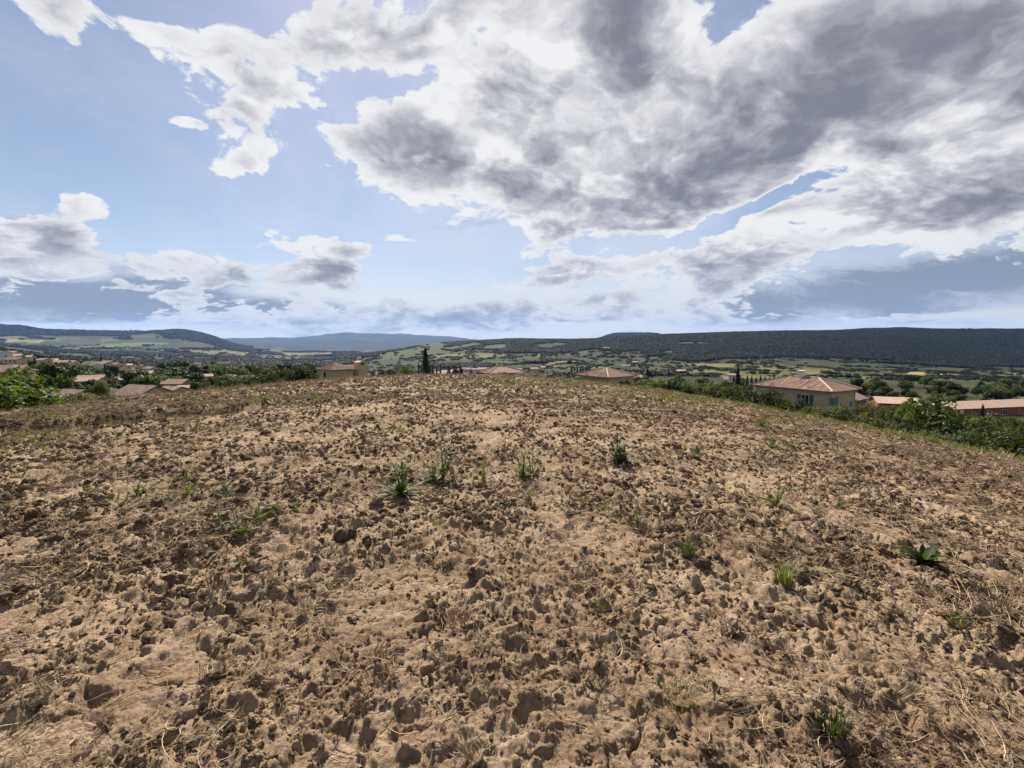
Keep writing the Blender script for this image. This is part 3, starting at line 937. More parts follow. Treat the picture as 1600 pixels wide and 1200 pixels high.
def tree_px(name, kind, px, depth, top, wide_px, label, cat='tree', group=None, bush=False, sink=0.1):
    """a plant rooted in the ground at a column and distance whose top reaches a row of the photograph"""
    x, y, z = at_depth(px, depth)
    sy = (600 - top) / F_PX
    ztop = CAM_Z + depth * (sy * _cp - _sp) / (_cp + sy * _sp)
    h = max(ztop - z, 0.4)
    w = wide_px / F_PX * depth
    return tree(name, kind, (x, y, z - sink), h + sink, w / (h + sink) / (1.0 if kind != 'cypress' else 0.2), label, cat, group, bush)
# ------------------------------------------------------------------ hedge and bushes along the edges of the field
GH = 'bushes of the hedge beside the field'
LH = 'leafy KIND bush in the hedge running along the field edge'
for px, dep, top, w, kd in [
        (790, 62, 581, 26, 'bush_dark'), (815, 60, 583, 30, 'bush_dark'), (840, 58, 583, 32, 'bush_mid'), (858, 56, 580, 36, 'bush_dark'), (886, 52, 586, 22, 'bush_dark'), (868, 54, 584, 30, 'bush_dark'),
        (905, 50, 588, 20, 'bush_mid'), (975, 50, 594, 26, 'bush_dark'), (1010, 48, 594, 34, 'bush_mid'), (1032, 46, 592, 36, 'bush_mid'), (1056, 44, 594, 38, 'bush_dark'), (1080, 43, 597, 36, 'bush_mid'),
        (1104, 42, 597, 36, 'bush_mid'), (1128, 40, 600, 36, 'bush_olive'), (1146, 39, 603, 34, 'bush_mid'), (1166, 37, 607, 38, 'bush_dark'), (1188, 36, 608, 38, 'bush_olive'), (1210, 35, 612, 40, 'bush_dark'),
        (1232, 34, 620, 38, 'bush_mid'), (1252, 33, 626, 34, 'bush_dark'), (1272, 32, 636, 30, 'bush_mid'), (1298, 31, 637, 40, 'bush_olive'), (1318, 31, 634, 36, 'bush_mid'), (1338, 30, 643, 36, 'bush_dark'),
        (1362, 29, 650, 38, 'bush_olive'), (1386, 28, 654, 44, 'bush_olive'), (1412, 27, 662, 46, 'bush_dark'), (1440, 26, 672, 46, 'bush_mid'), (1470, 25, 676, 50, 'bush_olive'), (1500, 25, 680, 54, 'bush_olive'),
        (1530, 24, 676, 56, 'bush_mid'), (1562, 24, 672, 60, 'bush_dark'), (1592, 23, 676, 60, 'bush_mid'), (1630, 23, 680, 60, 'bush_dark'), (1535, 30, 655, 50, 'bush_mid'), (1580, 30, 652, 56, 'bush_olive'), (1610, 32, 650, 50, 'bush_mid'),
        (1500, 31, 662, 44, 'bush_dark'), (1425, 32, 650, 40, 'bush_mid'), (1395, 33, 648, 36, 'bush_dark')]:
    tree_px('hedge_bush', kd, px, dep, top, w * 1.45, LH, 'bush', GH, True)
tree_px('leafy_bush', 'bush_bright', 1428, 38, 634, 52, 'bright yellow-green broad-leaved bush beside the spreading tree near the red houses', 'bush', None, True)
tree_px('spreading_tree', 'bush_mid', 1455, 46, 618, 92, 'spreading green tree below the field, taller than the bushes round it', 'tree')
tree_px('cypress_tree', 'cypress', 1472, 62, 601, 13, 'tall slim cypress in front of the end of the long red terrace', 'tree')
tree_px('cypress_tree', 'cypress', 1543, 50, 634, 11, 'short slim cypress in front of the windows of the long red terrace', 'tree')
tree_px('cypress_tree', 'cypress', 1154, 60, 575, 13, 'dark cypress beside the tan house with turquoise shutters', 'tree')
tree_px('cypress_tree', 'cypress', 665, 88, 544, 15, 'tall pointed cypress standing alone on the brow of the field', 'tree')
for px, top in ((654, 566), (658, 570), (672, 568), (676, 571), (682, 573), (688, 572)):
    tree_px('small_cypress', 'cypress', px, 100, top, 4, 'small dark cypress in the row by the tall pointed one', 'tree', 'small cypresses on the brow of the field')
for px, dep, top, w, kd in ((594, 84, 578, 16, 'bush_dark'), (606, 82, 577, 22, 'bush_dark'), (584, 86, 580, 14, 'bush_dark'), (616, 84, 579, 14, 'bush_mid')):
    tree_px('garden_bush', kd, px, dep, top, w, 'dark bush beside the tan house with the thick chimney', 'bush', 'dark bushes by the house with the thick chimney', True)
tree_px('leafy_bush', 'bush_bright', 636, 80, 573, 30, 'clipped yellow-green bush on the brow between the house and the tall cypress', 'bush', None, True)
for px, top, w in ((700, 572, 8), (712, 572, 12), (720, 571, 8), (735, 577, 10), (748, 579, 14)):
    tree_px('garden_bush', 'bush_dark', px, 105, top, w, 'small dark bush behind the brow of the field', 'bush', 'small bushes behind the brow', True)
# dark clipped row of trees on the far side of the field
for i, px in enumerate(range(338, 484, 9)):
    top = np.interp(px, [338, 380, 420, 450, 470, 484], [594, 588, 581, 577, 572, 574])
    tree_px('windbreak_tree', 'bush_dark' if i % 3 else 'bush_mid', px, 62 + 0.12 * (px - 338), float(top) + 1 + _rng.uniform(-2, 2), 34, 'KIND evergreen in the close row beside the field', 'tree', 'dark row of evergreens beside the field')
# left edge of the field
tree_px('leafy_bush', 'bush_bright', 18, 21, 580, 104, 'big bright green bush with broad leaves beside the field', 'bush', None, True)
tree_px('leafy_bush', 'bush_bright', -35, 19, 596, 100, 'broad-leaved bush half hidden behind the big bright green one', 'bush', None, True)
for px, dep, top, w in ((66, 27, 622, 40), (88, 28, 618, 46), (112, 29, 616, 46), (134, 31, 615, 42), (155, 33, 616, 40), (172, 35, 620, 30), (100, 25, 630, 40), (140, 28, 626, 40)):
    tree_px('scrub_bush', 'bush_olive', px, dep, top, w * 1.2, 'low olive-green scrub bush between the field and the pink roof', 'bush', 'low scrub bushes by the field', True)
for px, dep, top, w in ((212, 42, 622, 24), (196, 40, 626, 22), (262, 52, 612, 16), (275, 54, 610, 18), (292, 56, 609, 20), (305, 58, 607, 18), (318, 60, 606, 18)):
    tree_px('leafy_bush', 'bush_mid', px, dep, top, w * 1.2, 'low green bush at the foot of the pink-roofed houses', 'bush', 'low bushes below the pink roofs', True)
# broom in flower and other shrubs on the slope under the red houses
r_ = random.Random(11)
for px, dep, top, w, fl in ((1370, 84, 627, 20, 1), (1362, 74, 641, 16, 1), (1352, 80, 633, 22, 0), (1342, 82, 631, 20, 0), (1390, 80, 637, 22, 0), (1406, 78, 640, 20, 0), (1384, 72, 646, 20, 0),
                            (1398, 86, 633, 20, 0), (1416, 84, 637, 20, 0), (1524, 84, 648, 15, 1), (1508, 86, 644, 12, 0), (1553, 84, 647, 11, 1), (1575, 80, 653, 13, 1), (1590, 82, 650, 14, 0), (1346, 88, 625, 10, 0)):
    o = tree_px('broom_shrub', 'broom', px, dep, top, w * 1.2, 'broom shrub covered in yellow flowers on the slope by the red houses' if fl else 'rounded green broom shrub without flowers on the slope by the red houses', 'shrub', 'flowering broom shrubs' if fl else 'green broom shrubs', True)
    if fl:
        c = next(k for k in o.children if k.name.startswith('crown'))
        rng = np.random.default_rng(px)
        n = 170
        d = rng.normal(size=(n, 3)); d /= np.linalg.norm(d, axis=1, keepdims=True); d[:, 2] = np.abs(d[:, 2])
        P = np.array([0, 0, .25]) + d * np.array([.52, .52, .62]) * rng.uniform(.82, 1.05, (n, 1))
        V, F = leaf_quads(P, d, np.full(n, .030), rng, .9, .1)
        f = link(bpy.data.objects.new('blossom', make_mesh('blossom', V, F, M['flower'])), o)
        f.scale = c.scale

# ------------------------------------------------------------------ trees of the village and the valley floor
VT = random.Random(77)
def tree_kind():
    return VT.choices(['dark', 'mid', 'bright', 'olive', 'pine', 'flatpine'], [5, 4, 1.2, 2, 1.2, 1.5])[0]
NAMED = [  # those that stand out
    (50, 78, 582, 36, 'dark', 'round dark tree beside the tan house with white windows'), (68, 120, 567, 50, 'dark', 'wide dark tree crown, broadest among the village houses'),
    (75, 100, 586, 12, 'bright', 'small bright green tree under the wide dark crown'), (97, 96, 585, 18, 'bright', 'light green tree in a village garden under the dark pines'),
    (155, 84, 597, 22, 'bright', 'light green round tree in front of the pink-roofed barn'), (108, 140, 567, 34, 'flatpine', 'flat-topped dark pine in the village'),
    (70, 82, 604, 26, 'olive', 'grey-green olive tree by the tan house with white windows'), (228, 105, 586, 50, 'mid', 'broad green tree behind the large pink-roofed barn'),
    (205, 130, 580, 40, 'dark', 'dark spreading tree behind the pink-roofed barn'), (300, 150, 582, 34, 'flatpine', 'dark umbrella pine between the village roofs'),
    (325, 130, 590, 22, 'dark', 'dark round tree at the end of the evergreen row'), (252, 260, 566, 10, 'mid', 'upright green tree by the white factory hall'), (275, 300, 563, 34, 'dark', 'dark clump of trees by the white factory hall')]
for px, dep, top, w, kd, lab in NAMED:
    tree_px('village_tree', kd, px, dep, top, w, lab, 'tree')
for px, dep, top in ((180, 190, 578), (163, 230, 569), (158, 300, 555), (163, 190, 575), (54, 260, 558), (250, 170, 582), (269, 190, 579), (332, 420, 566)):
    tree_px('cypress_tree', 'cypress', px, dep, top, 5.5, 'dark cypress among the village houses', 'tree', 'cypresses among the village houses')
def scatter_trees(n, x0, x1, d0, d1, hmin, hmax, label, group, name):
    k = 0
    while k < n:
        px = VT.uniform(x0, x1)
        dep = math.exp(VT.uniform(math.log(d0), math.log(d1)))
        x, y, z = at_depth(px, dep)
        if any((x - a) ** 2 + (y - b) ** 2 < c * c for a, b, c in KEEP):
            continue
        h = VT.uniform(hmin, hmax) * min(max(dep / 260, .42), 1.15)
        tree(name, tree_kind(), (x, y, z - .2), h, VT.uniform(.8, 1.25), label, 'tree', group)
        k += 1
# ------------------------------------------------------------------ buildings
def mat_tiles(name, c1, c2):
    m, g, b = new_mat(name)
    p = g.n('ShaderNodeTexCoord').outputs['Object']
    n = g.noise(p, 2.6, 5, 0.7)
    c = g.mix(g.smooth(n, 0.32, 0.68), c1, c2)
    n2 = g.noise(p, 9.0, 3, 0.7)
    c = g.mix(g.m('MULTIPLY', g.smooth(n2, 0.5, 0.7), 0.6), c, tuple(v * 0.35 for v in c2))
    g.put(b.inputs['Base Color'], c)
    b.inputs['Roughness'].default_value = 0.9
    b.inputs['Specular IOR Level'].default_value = 0.2
    return m
M['tile'] = mat_tiles('roof_tile', (.40, .265, .20), (.24, .15, .11))
M['tile_pink'] = mat_tiles('pink_roof_tile', (.52, .375, .30), (.38, .26, .20))
M['tile_cap'] = mat_plain('ridge_tile', (.52, .40, .30), (.40, .28, .20), 3.0)
M['render_tan'] = mat_plain('tan_render', (.56, .42, .25), (.48, .355, .21), 0.8, .9, .1)
M['render_pale'] = mat_plain('pale_render', (.55, .45, .33), (.47, .38, .27), 0.8, .9, .1, .2, .5)
M['render_white'] = mat_plain('white_render', (.72, .69, .62), (.62, .58, .52), 0.8, .9, .1)
M['render_red'] = mat_plain('red_render', (.30, .115, .078), (.23, .085, .058), 0.7, .9, .1)
M['render_brown'] = mat_plain('brown_render', (.34, .25, .16), (.28, .20, .125), 0.7, .9, .1)
M['white_paint'] = mat_plain('white_paint', (.72, .72, .70), (.62, .62, .60), 2.0, .5)
M['shutter'] = mat_plain('turquoise_paint', (.07, .125, .115), (.055, .10, .095), 4.0, .6)
M['stone'] = mat_plain('cut_stone', (.50, .43, .33), (.40, .34, .26), 4.0)
M['dark_wood'] = mat_plain('dark_wood', (.07, .05, .035), (.045, .03, .02), 4.0)
def mat_glass():
    m, g, b = new_mat('window_glass')
    b.inputs['Base Color'].default_value = (.02, .025, .03, 1)
    b.inputs['Roughness'].default_value = .08
    b.inputs['Specular IOR Level'].default_value = .6
    return m
M['glass'] = mat_glass()

def box(x0, y0, z0, x1, y1, z1):
    V = np.array([(x0, y0, z0), (x1, y0, z0), (x1, y1, z0), (x0, y1, z0), (x0, y0, z1), (x1, y0, z1), (x1, y1, z1), (x0, y1, z1)], float)
    return V, [[0, 3, 2, 1], [4, 5, 6, 7], [0, 1, 5, 4], [1, 2, 6, 5], [2, 3, 7, 6], [3, 0, 4, 7]]

def part(name, vf, mat, parent):
    V, F = vf
    return link(bpy.data.objects.new(name, make_mesh(name, V, F, mat)), parent)

def gable_walls(w, d, h, rise):
    """walls of a gabled house, ridge along x"""
    x, y = w / 2, d / 2
    V = np.array([(-x, -y, -2), (x, -y, -2), (x, y, -2), (-x, y, -2), (-x, -y, h), (x, -y, h), (x, y, h), (-x, y, h), (-x, 0, h + rise), (x, 0, h + rise)], float)
    return V, [[0, 1, 5, 4], [1, 2, 6, 9, 5], [2, 3, 7, 6], [3, 0, 4, 8, 7]]

def tiled_slope(a, b, c, d, pitch=.22, thick=.06, fast=False):
    """roof slope of barrel tiles: a, b along the eaves, d, c along the ridge (d above a)"""
    a, b, c, d = (np.array(p, float) for p in (a, b, c, d))
    nrm = np.cross(b - a, d - a)
    nrm /= np.linalg.norm(nrm)
    L = np.linalg.norm(b - a)
    n = max(int(L / pitch), 2)
    sub = 2 if fast else 4
    k = 5 if not fast else 2
    V, F = [], []
    rng = random.Random(int(L * 1000))
    cols = n * sub + 1
    ex = (b - a) / L                                     # along the eaves
    sd, sc_ = float((d - a) @ ex) / L, float((c - a) @ ex) / L
    up = (d - a) - ex * sd * L                           # straight up the slope
    for j in range(k):
        for i in range(cols):
            s = i / (cols - 1)
            tm = min(1.0, s / sd if sd > 1e-4 else 1.0, (1 - s) / (1 - sc_) if sc_ < 1 - 1e-4 else 1.0)
            if sd < -1e-4 or sc_ > 1 + 1e-4:
                tm = 1.0
            t = tm * j / (k - 1)
            ph = (i % sub) / sub
            bump = thick * (0.5 + 0.5 * math.cos(2 * math.pi * ph)) + (rng.uniform(-.012, .012) if not fast else 0)
            V.append(a + ex * s * L + up * t + nrm * bump)
    for j in range(k - 1):
        for i in range(cols - 1):
            F.append([j * cols + i, j * cols + i + 1, (j + 1) * cols + i + 1, (j + 1) * cols + i])
    o = len(V)                                           # underside and eaves board
    V += [a - nrm * .08, b - nrm * .08, c - nrm * .08, d - nrm * .08, a + nrm * .03, b + nrm * .03]
    F += [[o + 3, o + 2, o + 1, o], [o, o + 1, o + 5, o + 4]]
    return np.array(V), F

def gable_roof(w, d, h, rise, over=.4, fast=False):
    x, y = w / 2 + over, d / 2 + over
    z = h - rise * over / (d / 2) + .05
    t = h + rise + .05
    return join([tiled_slope((-x, -y, z), (x, -y, z), (x, 0, t), (-x, 0, t), fast=fast), tiled_slope((x, y, z), (-x, y, z), (-x, 0, t), (x, 0, t), fast=fast)])

def hip_roof(w, d, h, rise, over=.4, fast=False):
    x, y = w / 2 + over, d / 2 + over
    rg = max(w - d, 0.6) / 2
    z, t = h + .02, h + rise
    return join([tiled_slope((-x, -y, z), (x, -y, z), (rg, 0, t), (-rg, 0, t), fast=fast), tiled_slope((x, y, z), (-x, y, z), (-rg, 0, t), (rg, 0, t), fast=fast),
                 tiled_slope((x, -y, z), (x, y, z), (rg, 0, t), (rg, 0, t), fast=fast), tiled_slope((-x, y, z), (-x, -y, z), (-rg, 0, t), (-rg, 0, t), fast=fast)])

def caps(points, r=.13):
    return join([tube([np.array(a), np.array(b)], [r, r], 6) for a, b in points])

def opening(parent, side, u, z0, w, h, half, kind='window', frame='white_paint', shutters=None, muntin=True):
    """window or door on a wall: side 'f','b' (front/back, y) or 'l','r' (x); u along the wall, half = half depth of the house"""
    def place(vf):
        V, F = vf
        V = V.copy()
        if side == 'f':
            V = np.stack([V[:, 0] + u, -half - V[:, 1], V[:, 2]], 1); F = [q[::-1] for q in F]
        elif side == 'b':
            V = np.stack([V[:, 0] + u, half + V[:, 1], V[:, 2]], 1)
        elif side == 'r':
            V = np.stack([half + V[:, 1], V[:, 0] + u, V[:, 2]], 1); F = [q[::-1] for q in F]
        else:
            V = np.stack([-half - V[:, 1], V[:, 0] + u, V[:, 2]], 1)
        return V, F
    a, t = w / 2, .07
    if kind == 'door':
        d = part('door', place(box(-a, -.02, z0, a, .05, z0 + h)), M[frame], parent)
        part('handle', place(box(a - .16, .05, z0 + h * .48, a - .08, .09, z0 + h * .53)), M['dark_wood'], d)
        return d
    fr = [box(-a - t, -.02, z0 - t, -a, .06, z0 + h + t), box(a, -.02, z0 - t, a + t, .06, z0 + h + t), box(-a, -.02, z0 + h, a, .06, z0 + h + t), box(-a, -.02, z0 - t, a, .06, z0)]
    if muntin:
        fr.append(box(-.03, -.02, z0, .03, .055, z0 + h))
    f = part('window', place(join(fr)), M[frame], parent)
    part('pane', place(box(-a + .002, -.02, z0 + .002, a - .002, .02, z0 + h - .002)), M['glass'], f)
    if shutters:
        for s in (-1, 1):
            x0 = s * (a + t + .02)
            x1 = s * (a + t + .02 + w * .52)
            sh = part('shutter', place(box(min(x0, x1), .01, z0 - t, max(x0, x1), .07, z0 + h + t)), M[shutters], parent)
            part('brace', place(box(min(x0, x1) + .04, .07, z0 + h * .2, max(x0, x1) - .04, .09, z0 + h * .27)), M[shutters], sh)
    return f

def house(name, label, cat, loc, rz, w, d, h, rise, wall='render_tan', roof='tile', hip=False, over=.4, fast=False, chimney=None, group=None, wins=()):
    o = empty(name, loc, rz)
    tag(o, label, cat, group)
    if hip:
        part('wall', box(-w / 2, -d / 2, -3, w / 2, d / 2, h), M[wall], o)
        rf = part('roof', hip_roof(w, d, h, rise, over, fast), M[roof], o)
    else:
        part('wall', gable_walls(w, d, h, rise), M[wall], o)
        rf = part('roof', gable_roof(w, d, h, rise, over, fast), M[roof], o)
    if chimney:
        cx, cy, cw, cz = chimney
        part('chimney', join([box(cx - cw, cy - cw * .8, h, cx + cw, cy + cw * .8, cz), box(cx - cw - .08, cy - cw * .8 - .08, cz, cx + cw + .08, cy + cw * .8 + .08, cz + .12)]), M[wall], rf)
    for q in wins:
        sd, u, z0, ww, hh = q[:5]
        opening(o, sd, u, z0, ww, hh, (d if sd in 'fb' else w) / 2, *q[5:])
    return o

def loc_px(px, depth, drop=0.0):
    x, y, z = at_depth(px, depth)
    return (x, y, z - drop)
def z_at(py, depth):
    sy = (600 - py) / F_PX
    return CAM_Z + depth * (sy * _cp - _sp) / (_cp + sy * _sp)
KEEP = []                                                # ground taken by houses (x, y, radius)

# tan house with turquoise shutters beside the hedge
def shutter_house():
    dep = 66.0
    x, y = (1258 - 800) / F_PX * 72, 72.0
    eave = z_at(614, 64)
    base = eave - 6.0
    rz = R(-60)
    w, d = 11.2, 7.0
    o = house('shutter_house', 'tan house with turquoise shutters and hipped tile roof beside the hedge', 'house', (x, y, base), rz, w, d, 6.0, 1.55, 'render_tan', 'tile', hip=True, over=.55,
              wins=[('f', 2.2, 3.4, 1.0, 1.8, 'window', 'white_paint', 'shutter'), ('r', -2.6, 3.35, 1.0, 1.8, 'window', 'white_paint', 'shutter'), ('f', -3.4, 3.4, 1.0, 1.8, 'window', 'white_paint', 'shutter'), ('r', 2.2, 3.35, .8, 1.0, 'window', 'white_paint')])
    rf = next(c for c in o.children if c.name.startswith('roof'))
    rg, t, e = (w - d) / 2, 7.6, 6.1
    ex, ey = w / 2 + .55, d / 2 + .55
    part('ridge_cap', caps([((-rg, 0, t), (rg, 0, t))] + [((sx * rg, 0, t), (sx * ex, sy * ey, e)) for sx in (-1, 1) for sy in (-1, 1)]), M['tile_cap'], rf)
    part('chimney', join([box(-.9, -.4, 6.8, 0, .4, 8.15), box(-.98, -.48, 8.15, .08, .48, 8.27), box(-.8, -.3, 8.27, -.1, .3, 8.4), box(-.95, -.45, 8.4, .05, .45, 8.48)]), M['render_white'], rf)
    for s in (-1, 1):
        part('finial', tube([(s * rg, 0, t), (s * rg, 0, t + .35), (s * rg, 0, t + .42), (s * rg, 0, t + .75)], [.16, .12, .2, .03], 6), M['tile'], rf)
    part('cornice', join([box(-w / 2 - .2, -d / 2 - .2, 5.72, w / 2 + .2, -d / 2 - .003, 5.98), box(w / 2 + .003, -d / 2 - .2, 5.72, w / 2 + .2, d / 2 + .2, 5.98), box(-w / 2 - .2, -d / 2, 5.72, -w / 2 - .003, d / 2 + .2, 5.98)]), M['stone'], o)
    part('quoin', box(w / 2 - .12, -d / 2 - .03, -1, w / 2 + .03, -d / 2 + .12, 5.7), M['stone'], o)
    part('downpipe', tube([(w / 2 + .12, d / 2 - .5, 0), (w / 2 + .12, d / 2 - .5, 5.7)], [.05, .05], 6), M['stone'], o)
    KEEP.append((x, y, 9))
shutter_house()

# low tan house at the field corner with a white door
def corner_house():
    x, y = (946 - 800) / F_PX * 100, 100.0
    eave = z_at(588, 97)
    o = house('hip_roof_house', 'low tan house with hipped tile roof and a white door at the field corner', 'house', (x, y, eave - 3.4), R(-53), 8.6, 7.8, 3.4, 1.55, 'render_tan', 'tile', hip=True, over=.6,
              wins=[('f', -2.9, .9, .8, 1.2, 'window', 'dark_wood'), ('f', -.2, 1.1, .8, .9, 'window', 'dark_wood'), ('f', 2.6, .15, 1.1, 1.9, 'door', 'white_paint'), ('r', 0, 1.2, .8, .9, 'window', 'dark_wood')])
    rf = next(c for c in o.children if c.name.startswith('roof'))
    part('ridge_cap', caps([((-.4, 0, 4.97), (.4, 0, 4.97))] + [((sx * .4, 0, 4.97), (sx * 5.1, sy * 4.7, 3.5)) for sx in (-1, 1) for sy in (-1, 1)], .12), M['tile_cap'], rf)
    part('cornice', join([box(-4.7, -4.3, 3.12, 4.7, -4.103, 3.38), box(4.503, -4.3, 3.12, 4.7, 4.3, 3.38)]), M['stone'], o)
    w = empty('garden_wall', (x + 9.5, y - 9, eave - 4.6), R(2))
    tag(w, 'low brown garden wall beside the low tan house', 'wall')
    part('wall_body', box(-2.4, -.2, -1, 2.4, .2, 1.5), M['render_brown'], w)
    part('coping', box(-2.5, -.27, 1.5, 2.5, .27, 1.62), M['tile'], w)
    KEEP.append((x, y, 8))
corner_house()

# roof just showing over the brow
def brow_house():
    x, y = (783 - 800) / F_PX * 105, 105.0
    eave = z_at(583.5, 101)
    o = house('brow_house', 'tile-roofed house whose hipped roof just shows over the field brow', 'house', (x, y, eave - 3.2), R(24), 8.6, 6.6, 3.2, 1.25, 'render_brown', 'tile', hip=True, over=.5,
              wins=[('f', -1.5, 1.0, .9, 1.2, 'window', 'dark_wood'), ('f', 1.5, 1.0, .9, 1.2, 'window', 'dark_wood')])
    rf = next(c for c in o.children if c.name.startswith('roof'))
    part('ridge_cap', caps([((-1, 0, 4.5), (1, 0, 4.5))] + [((sx * 1, 0, 4.5), (sx * 4.8, sy * 3.8, 3.3)) for sx in (-1, 1) for sy in (-1, 1)], .12), M['tile_cap'], rf)
    KEEP.append((x, y, 7))
brow_house()

# two-storey house with the thick chimney
def chimney_house():
    x, y = (524 - 800) / F_PX * 95, 95.0
    top = z_at(566, 95)
    o = house('chimney_house', 'two-storey tan house with a thick chimney tower behind the field brow', 'house', (x, y, top - 7.4), R(54), 4.7, 4.7, 6.0, 1.3, 'render_tan', 'tile', hip=True, over=.45,
              wins=[('f', 1.2, 3.3, .9, 1.1, 'window', 'dark_wood'), ('l', .2, 3.3, .6, 2.1, 'window', 'dark_wood')])
    part('rear_wing', join([box(2.302, -.8, -3, 6.0, 3.2, 5.6)]), M['render_tan'], o)
    wr = part('wing_roof', join([tiled_slope((2.31, -1.2, 5.62), (6.3, -1.2, 5.62), (6.3, 1.2, 6.6), (2.31, 1.2, 6.6)), tiled_slope((6.3, 3.6, 5.62), (2.31, 3.6, 5.62), (2.31, 1.2, 6.6), (6.3, 1.2, 6.6))]), M['tile'], o)
    # chimney tower with rounded shoulders and a flue opening
    n = 9
    prof = [(-.95, -3.0), (.95, -3.0), (.95, 7.0)] + [(.95 * math.cos(a), 7.0 + .55 * math.sin(a)) for a in np.linspace(.2, math.pi - .2, n)] + [(-.95, 7.0)]
    k = len(prof)
    V = np.array([(4.6 + p[0], -2.6, p[1]) for p in prof] + [(4.6 + p[0], -.803, p[1]) for p in prof])
    F = [list(range(k)), list(range(2 * k - 1, k - 1, -1))] + [[i, i + k, (i + 1) % k + k, (i + 1) % k] for i in range(k)]
    ch = part('chimney', (V, F), M['render_tan'], o)
    part('flue_opening', box(4.25, -2.63, 6.75, 4.9, -2.602, 7.2), M['dark_wood'], ch)
    lr = part('lean_to_wall', join([box(2.31, -6.0, -3, 8.4, -2.603, 2.3)]), M['render_tan'], o)
    part('lean_to_roof', join([tiled_slope((2.2, -6.4, 2.32), (8.7, -6.4, 2.32), (8.7, -2.61, 3.5), (2.2, -2.61, 3.5))]), M['tile'], o)
    part('porch_roof', join([tiled_slope((-4.6, -2.5, 2.0), (-4.6, 2.5, 2.0), (-2.31, 2.5, 3.2), (-2.31, -2.5, 3.2))][0:0] + [tiled_slope((-4.6, 2.5, 2.0), (-4.6, -2.5, 2.0), (-2.31, -2.5, 3.2), (-2.31, 2.5, 3.2))]), M['tile'], o)
    KEEP.append((x, y, 10))
chimney_house()

# red terraces on the slope
def terrace(label, px0, px1, d0, d1, eave_row0, eave_row1, roof_rows, wins, depth=6.5):
    a = Vector(((px0 - 800) / F_PX * d0, d0, z_at(eave_row0, d0)))
    b = Vector(((px1 - 800) / F_PX * d1, d1, z_at(eave_row1, d1)))
    L = math.hypot(b.x - a.x, b.y - a.y)
    rz = math.atan2(b.y - a.y, b.x - a.x)
    mid = (a + b) / 2
    off = Vector((-math.sin(rz), math.cos(rz), 0)) * depth / 2
    o = house('red_terrace', label, 'house', (mid.x + off.x, mid.y + off.y, mid.z - 2.6), rz, L, depth, 2.5, 1.1, 'render_red', 'tile_pink', over=.35,
              wins=[(*q,) for q in wins(L)])
    KEEP.append((mid.x, mid.y, L / 2 + 2))
    return o
terrace('long low red terrace with pink tile roof and white doors', 1480, 1668, 106, 114, 632, 638, 10,
        lambda L: [('f', -L / 2 + 3.0, .7, 1.5, 1.1), ('f', -L / 2 + 5.7, .05, 1.0, 2.1, 'door'), ('f', -L / 2 + 9.5, .9, .6, .7, 'window', 'white_paint', None, False), ('f', -L / 2 + 14, .7, 1.0, 1.1), ('f', -L / 2 + 19, .7, 1.5, 1.1), ('f', -L / 2 + 23.5, .9, .6, .7, 'window', 'white_paint', None, False), ('f', -L / 2 + 25.9, .05, 1.0, 2.1, 'door'), ('f', -L / 2 + .7, .2, 1.3, 1.4, 'window', 'dark_wood')])
terrace('shorter red terrace with pink tile roof behind the yellow broom', 1378, 1446, 110, 107, 629, 631, 9,
        lambda L: [('f', L / 2 - 3.0, .5, 1.4, 1.2), ('f', 0.0, .7, 1.2, 1.0), ('f', -3.0, .7, 1.2, 1.0)])
terrace('small red gabled house between the tan house and the broom', 1342, 1358, 100, 104, 622, 623, 6, lambda L: [('r', 0, .8, .8, .9, 'window', 'dark_wood')], 5.0)
terrace('red house mostly hidden behind the tan shutter house', 1322, 1334, 98, 101, 622, 623, 6, lambda L: [('r', 0, .8, .8, .9, 'window', 'dark_wood')], 5.0)
# satellite dish on the shorter terrace
x, y = (1434 - 800) / F_PX * 105.0, 105.0
dz = z_at(631, 105.0)
ds = empty('satellite_dish', (x, y, dz), R(10))
tag(ds, 'round white satellite dish at the end of the shorter red terrace', 'dish')
V = [(0, -.05, 0)] + [(.75 * k / 3 * math.cos(a), -.05 - .22 * (k / 3) ** 2, .75 * k / 3 * math.sin(a)) for k in (1, 2, 3) for a in np.linspace(0, 2 * math.pi, 16, endpoint=False)]
F = [[0, 1 + i, 1 + (i + 1) % 16] for i in range(16)] + [[1 + 16 * k + i, 17 + 16 * k + i, 17 + 16 * k + (i + 1) % 16, 1 + 16 * k + (i + 1) % 16] for k in (0, 1) for i in range(16)]
part('reflector', (np.array(V), F), M['white_paint'], ds)
part('feed_arm', tube([(0, -.05, -.5), (0, -.75, -.05), (0, -.8, .02)], [.03, .03, .06], 5), M['dark_wood'], ds)
part('mast', tube([(0, .05, 0), (0, .05, -2.5)], [.05, .05], 6), M['dark_wood'], ds)

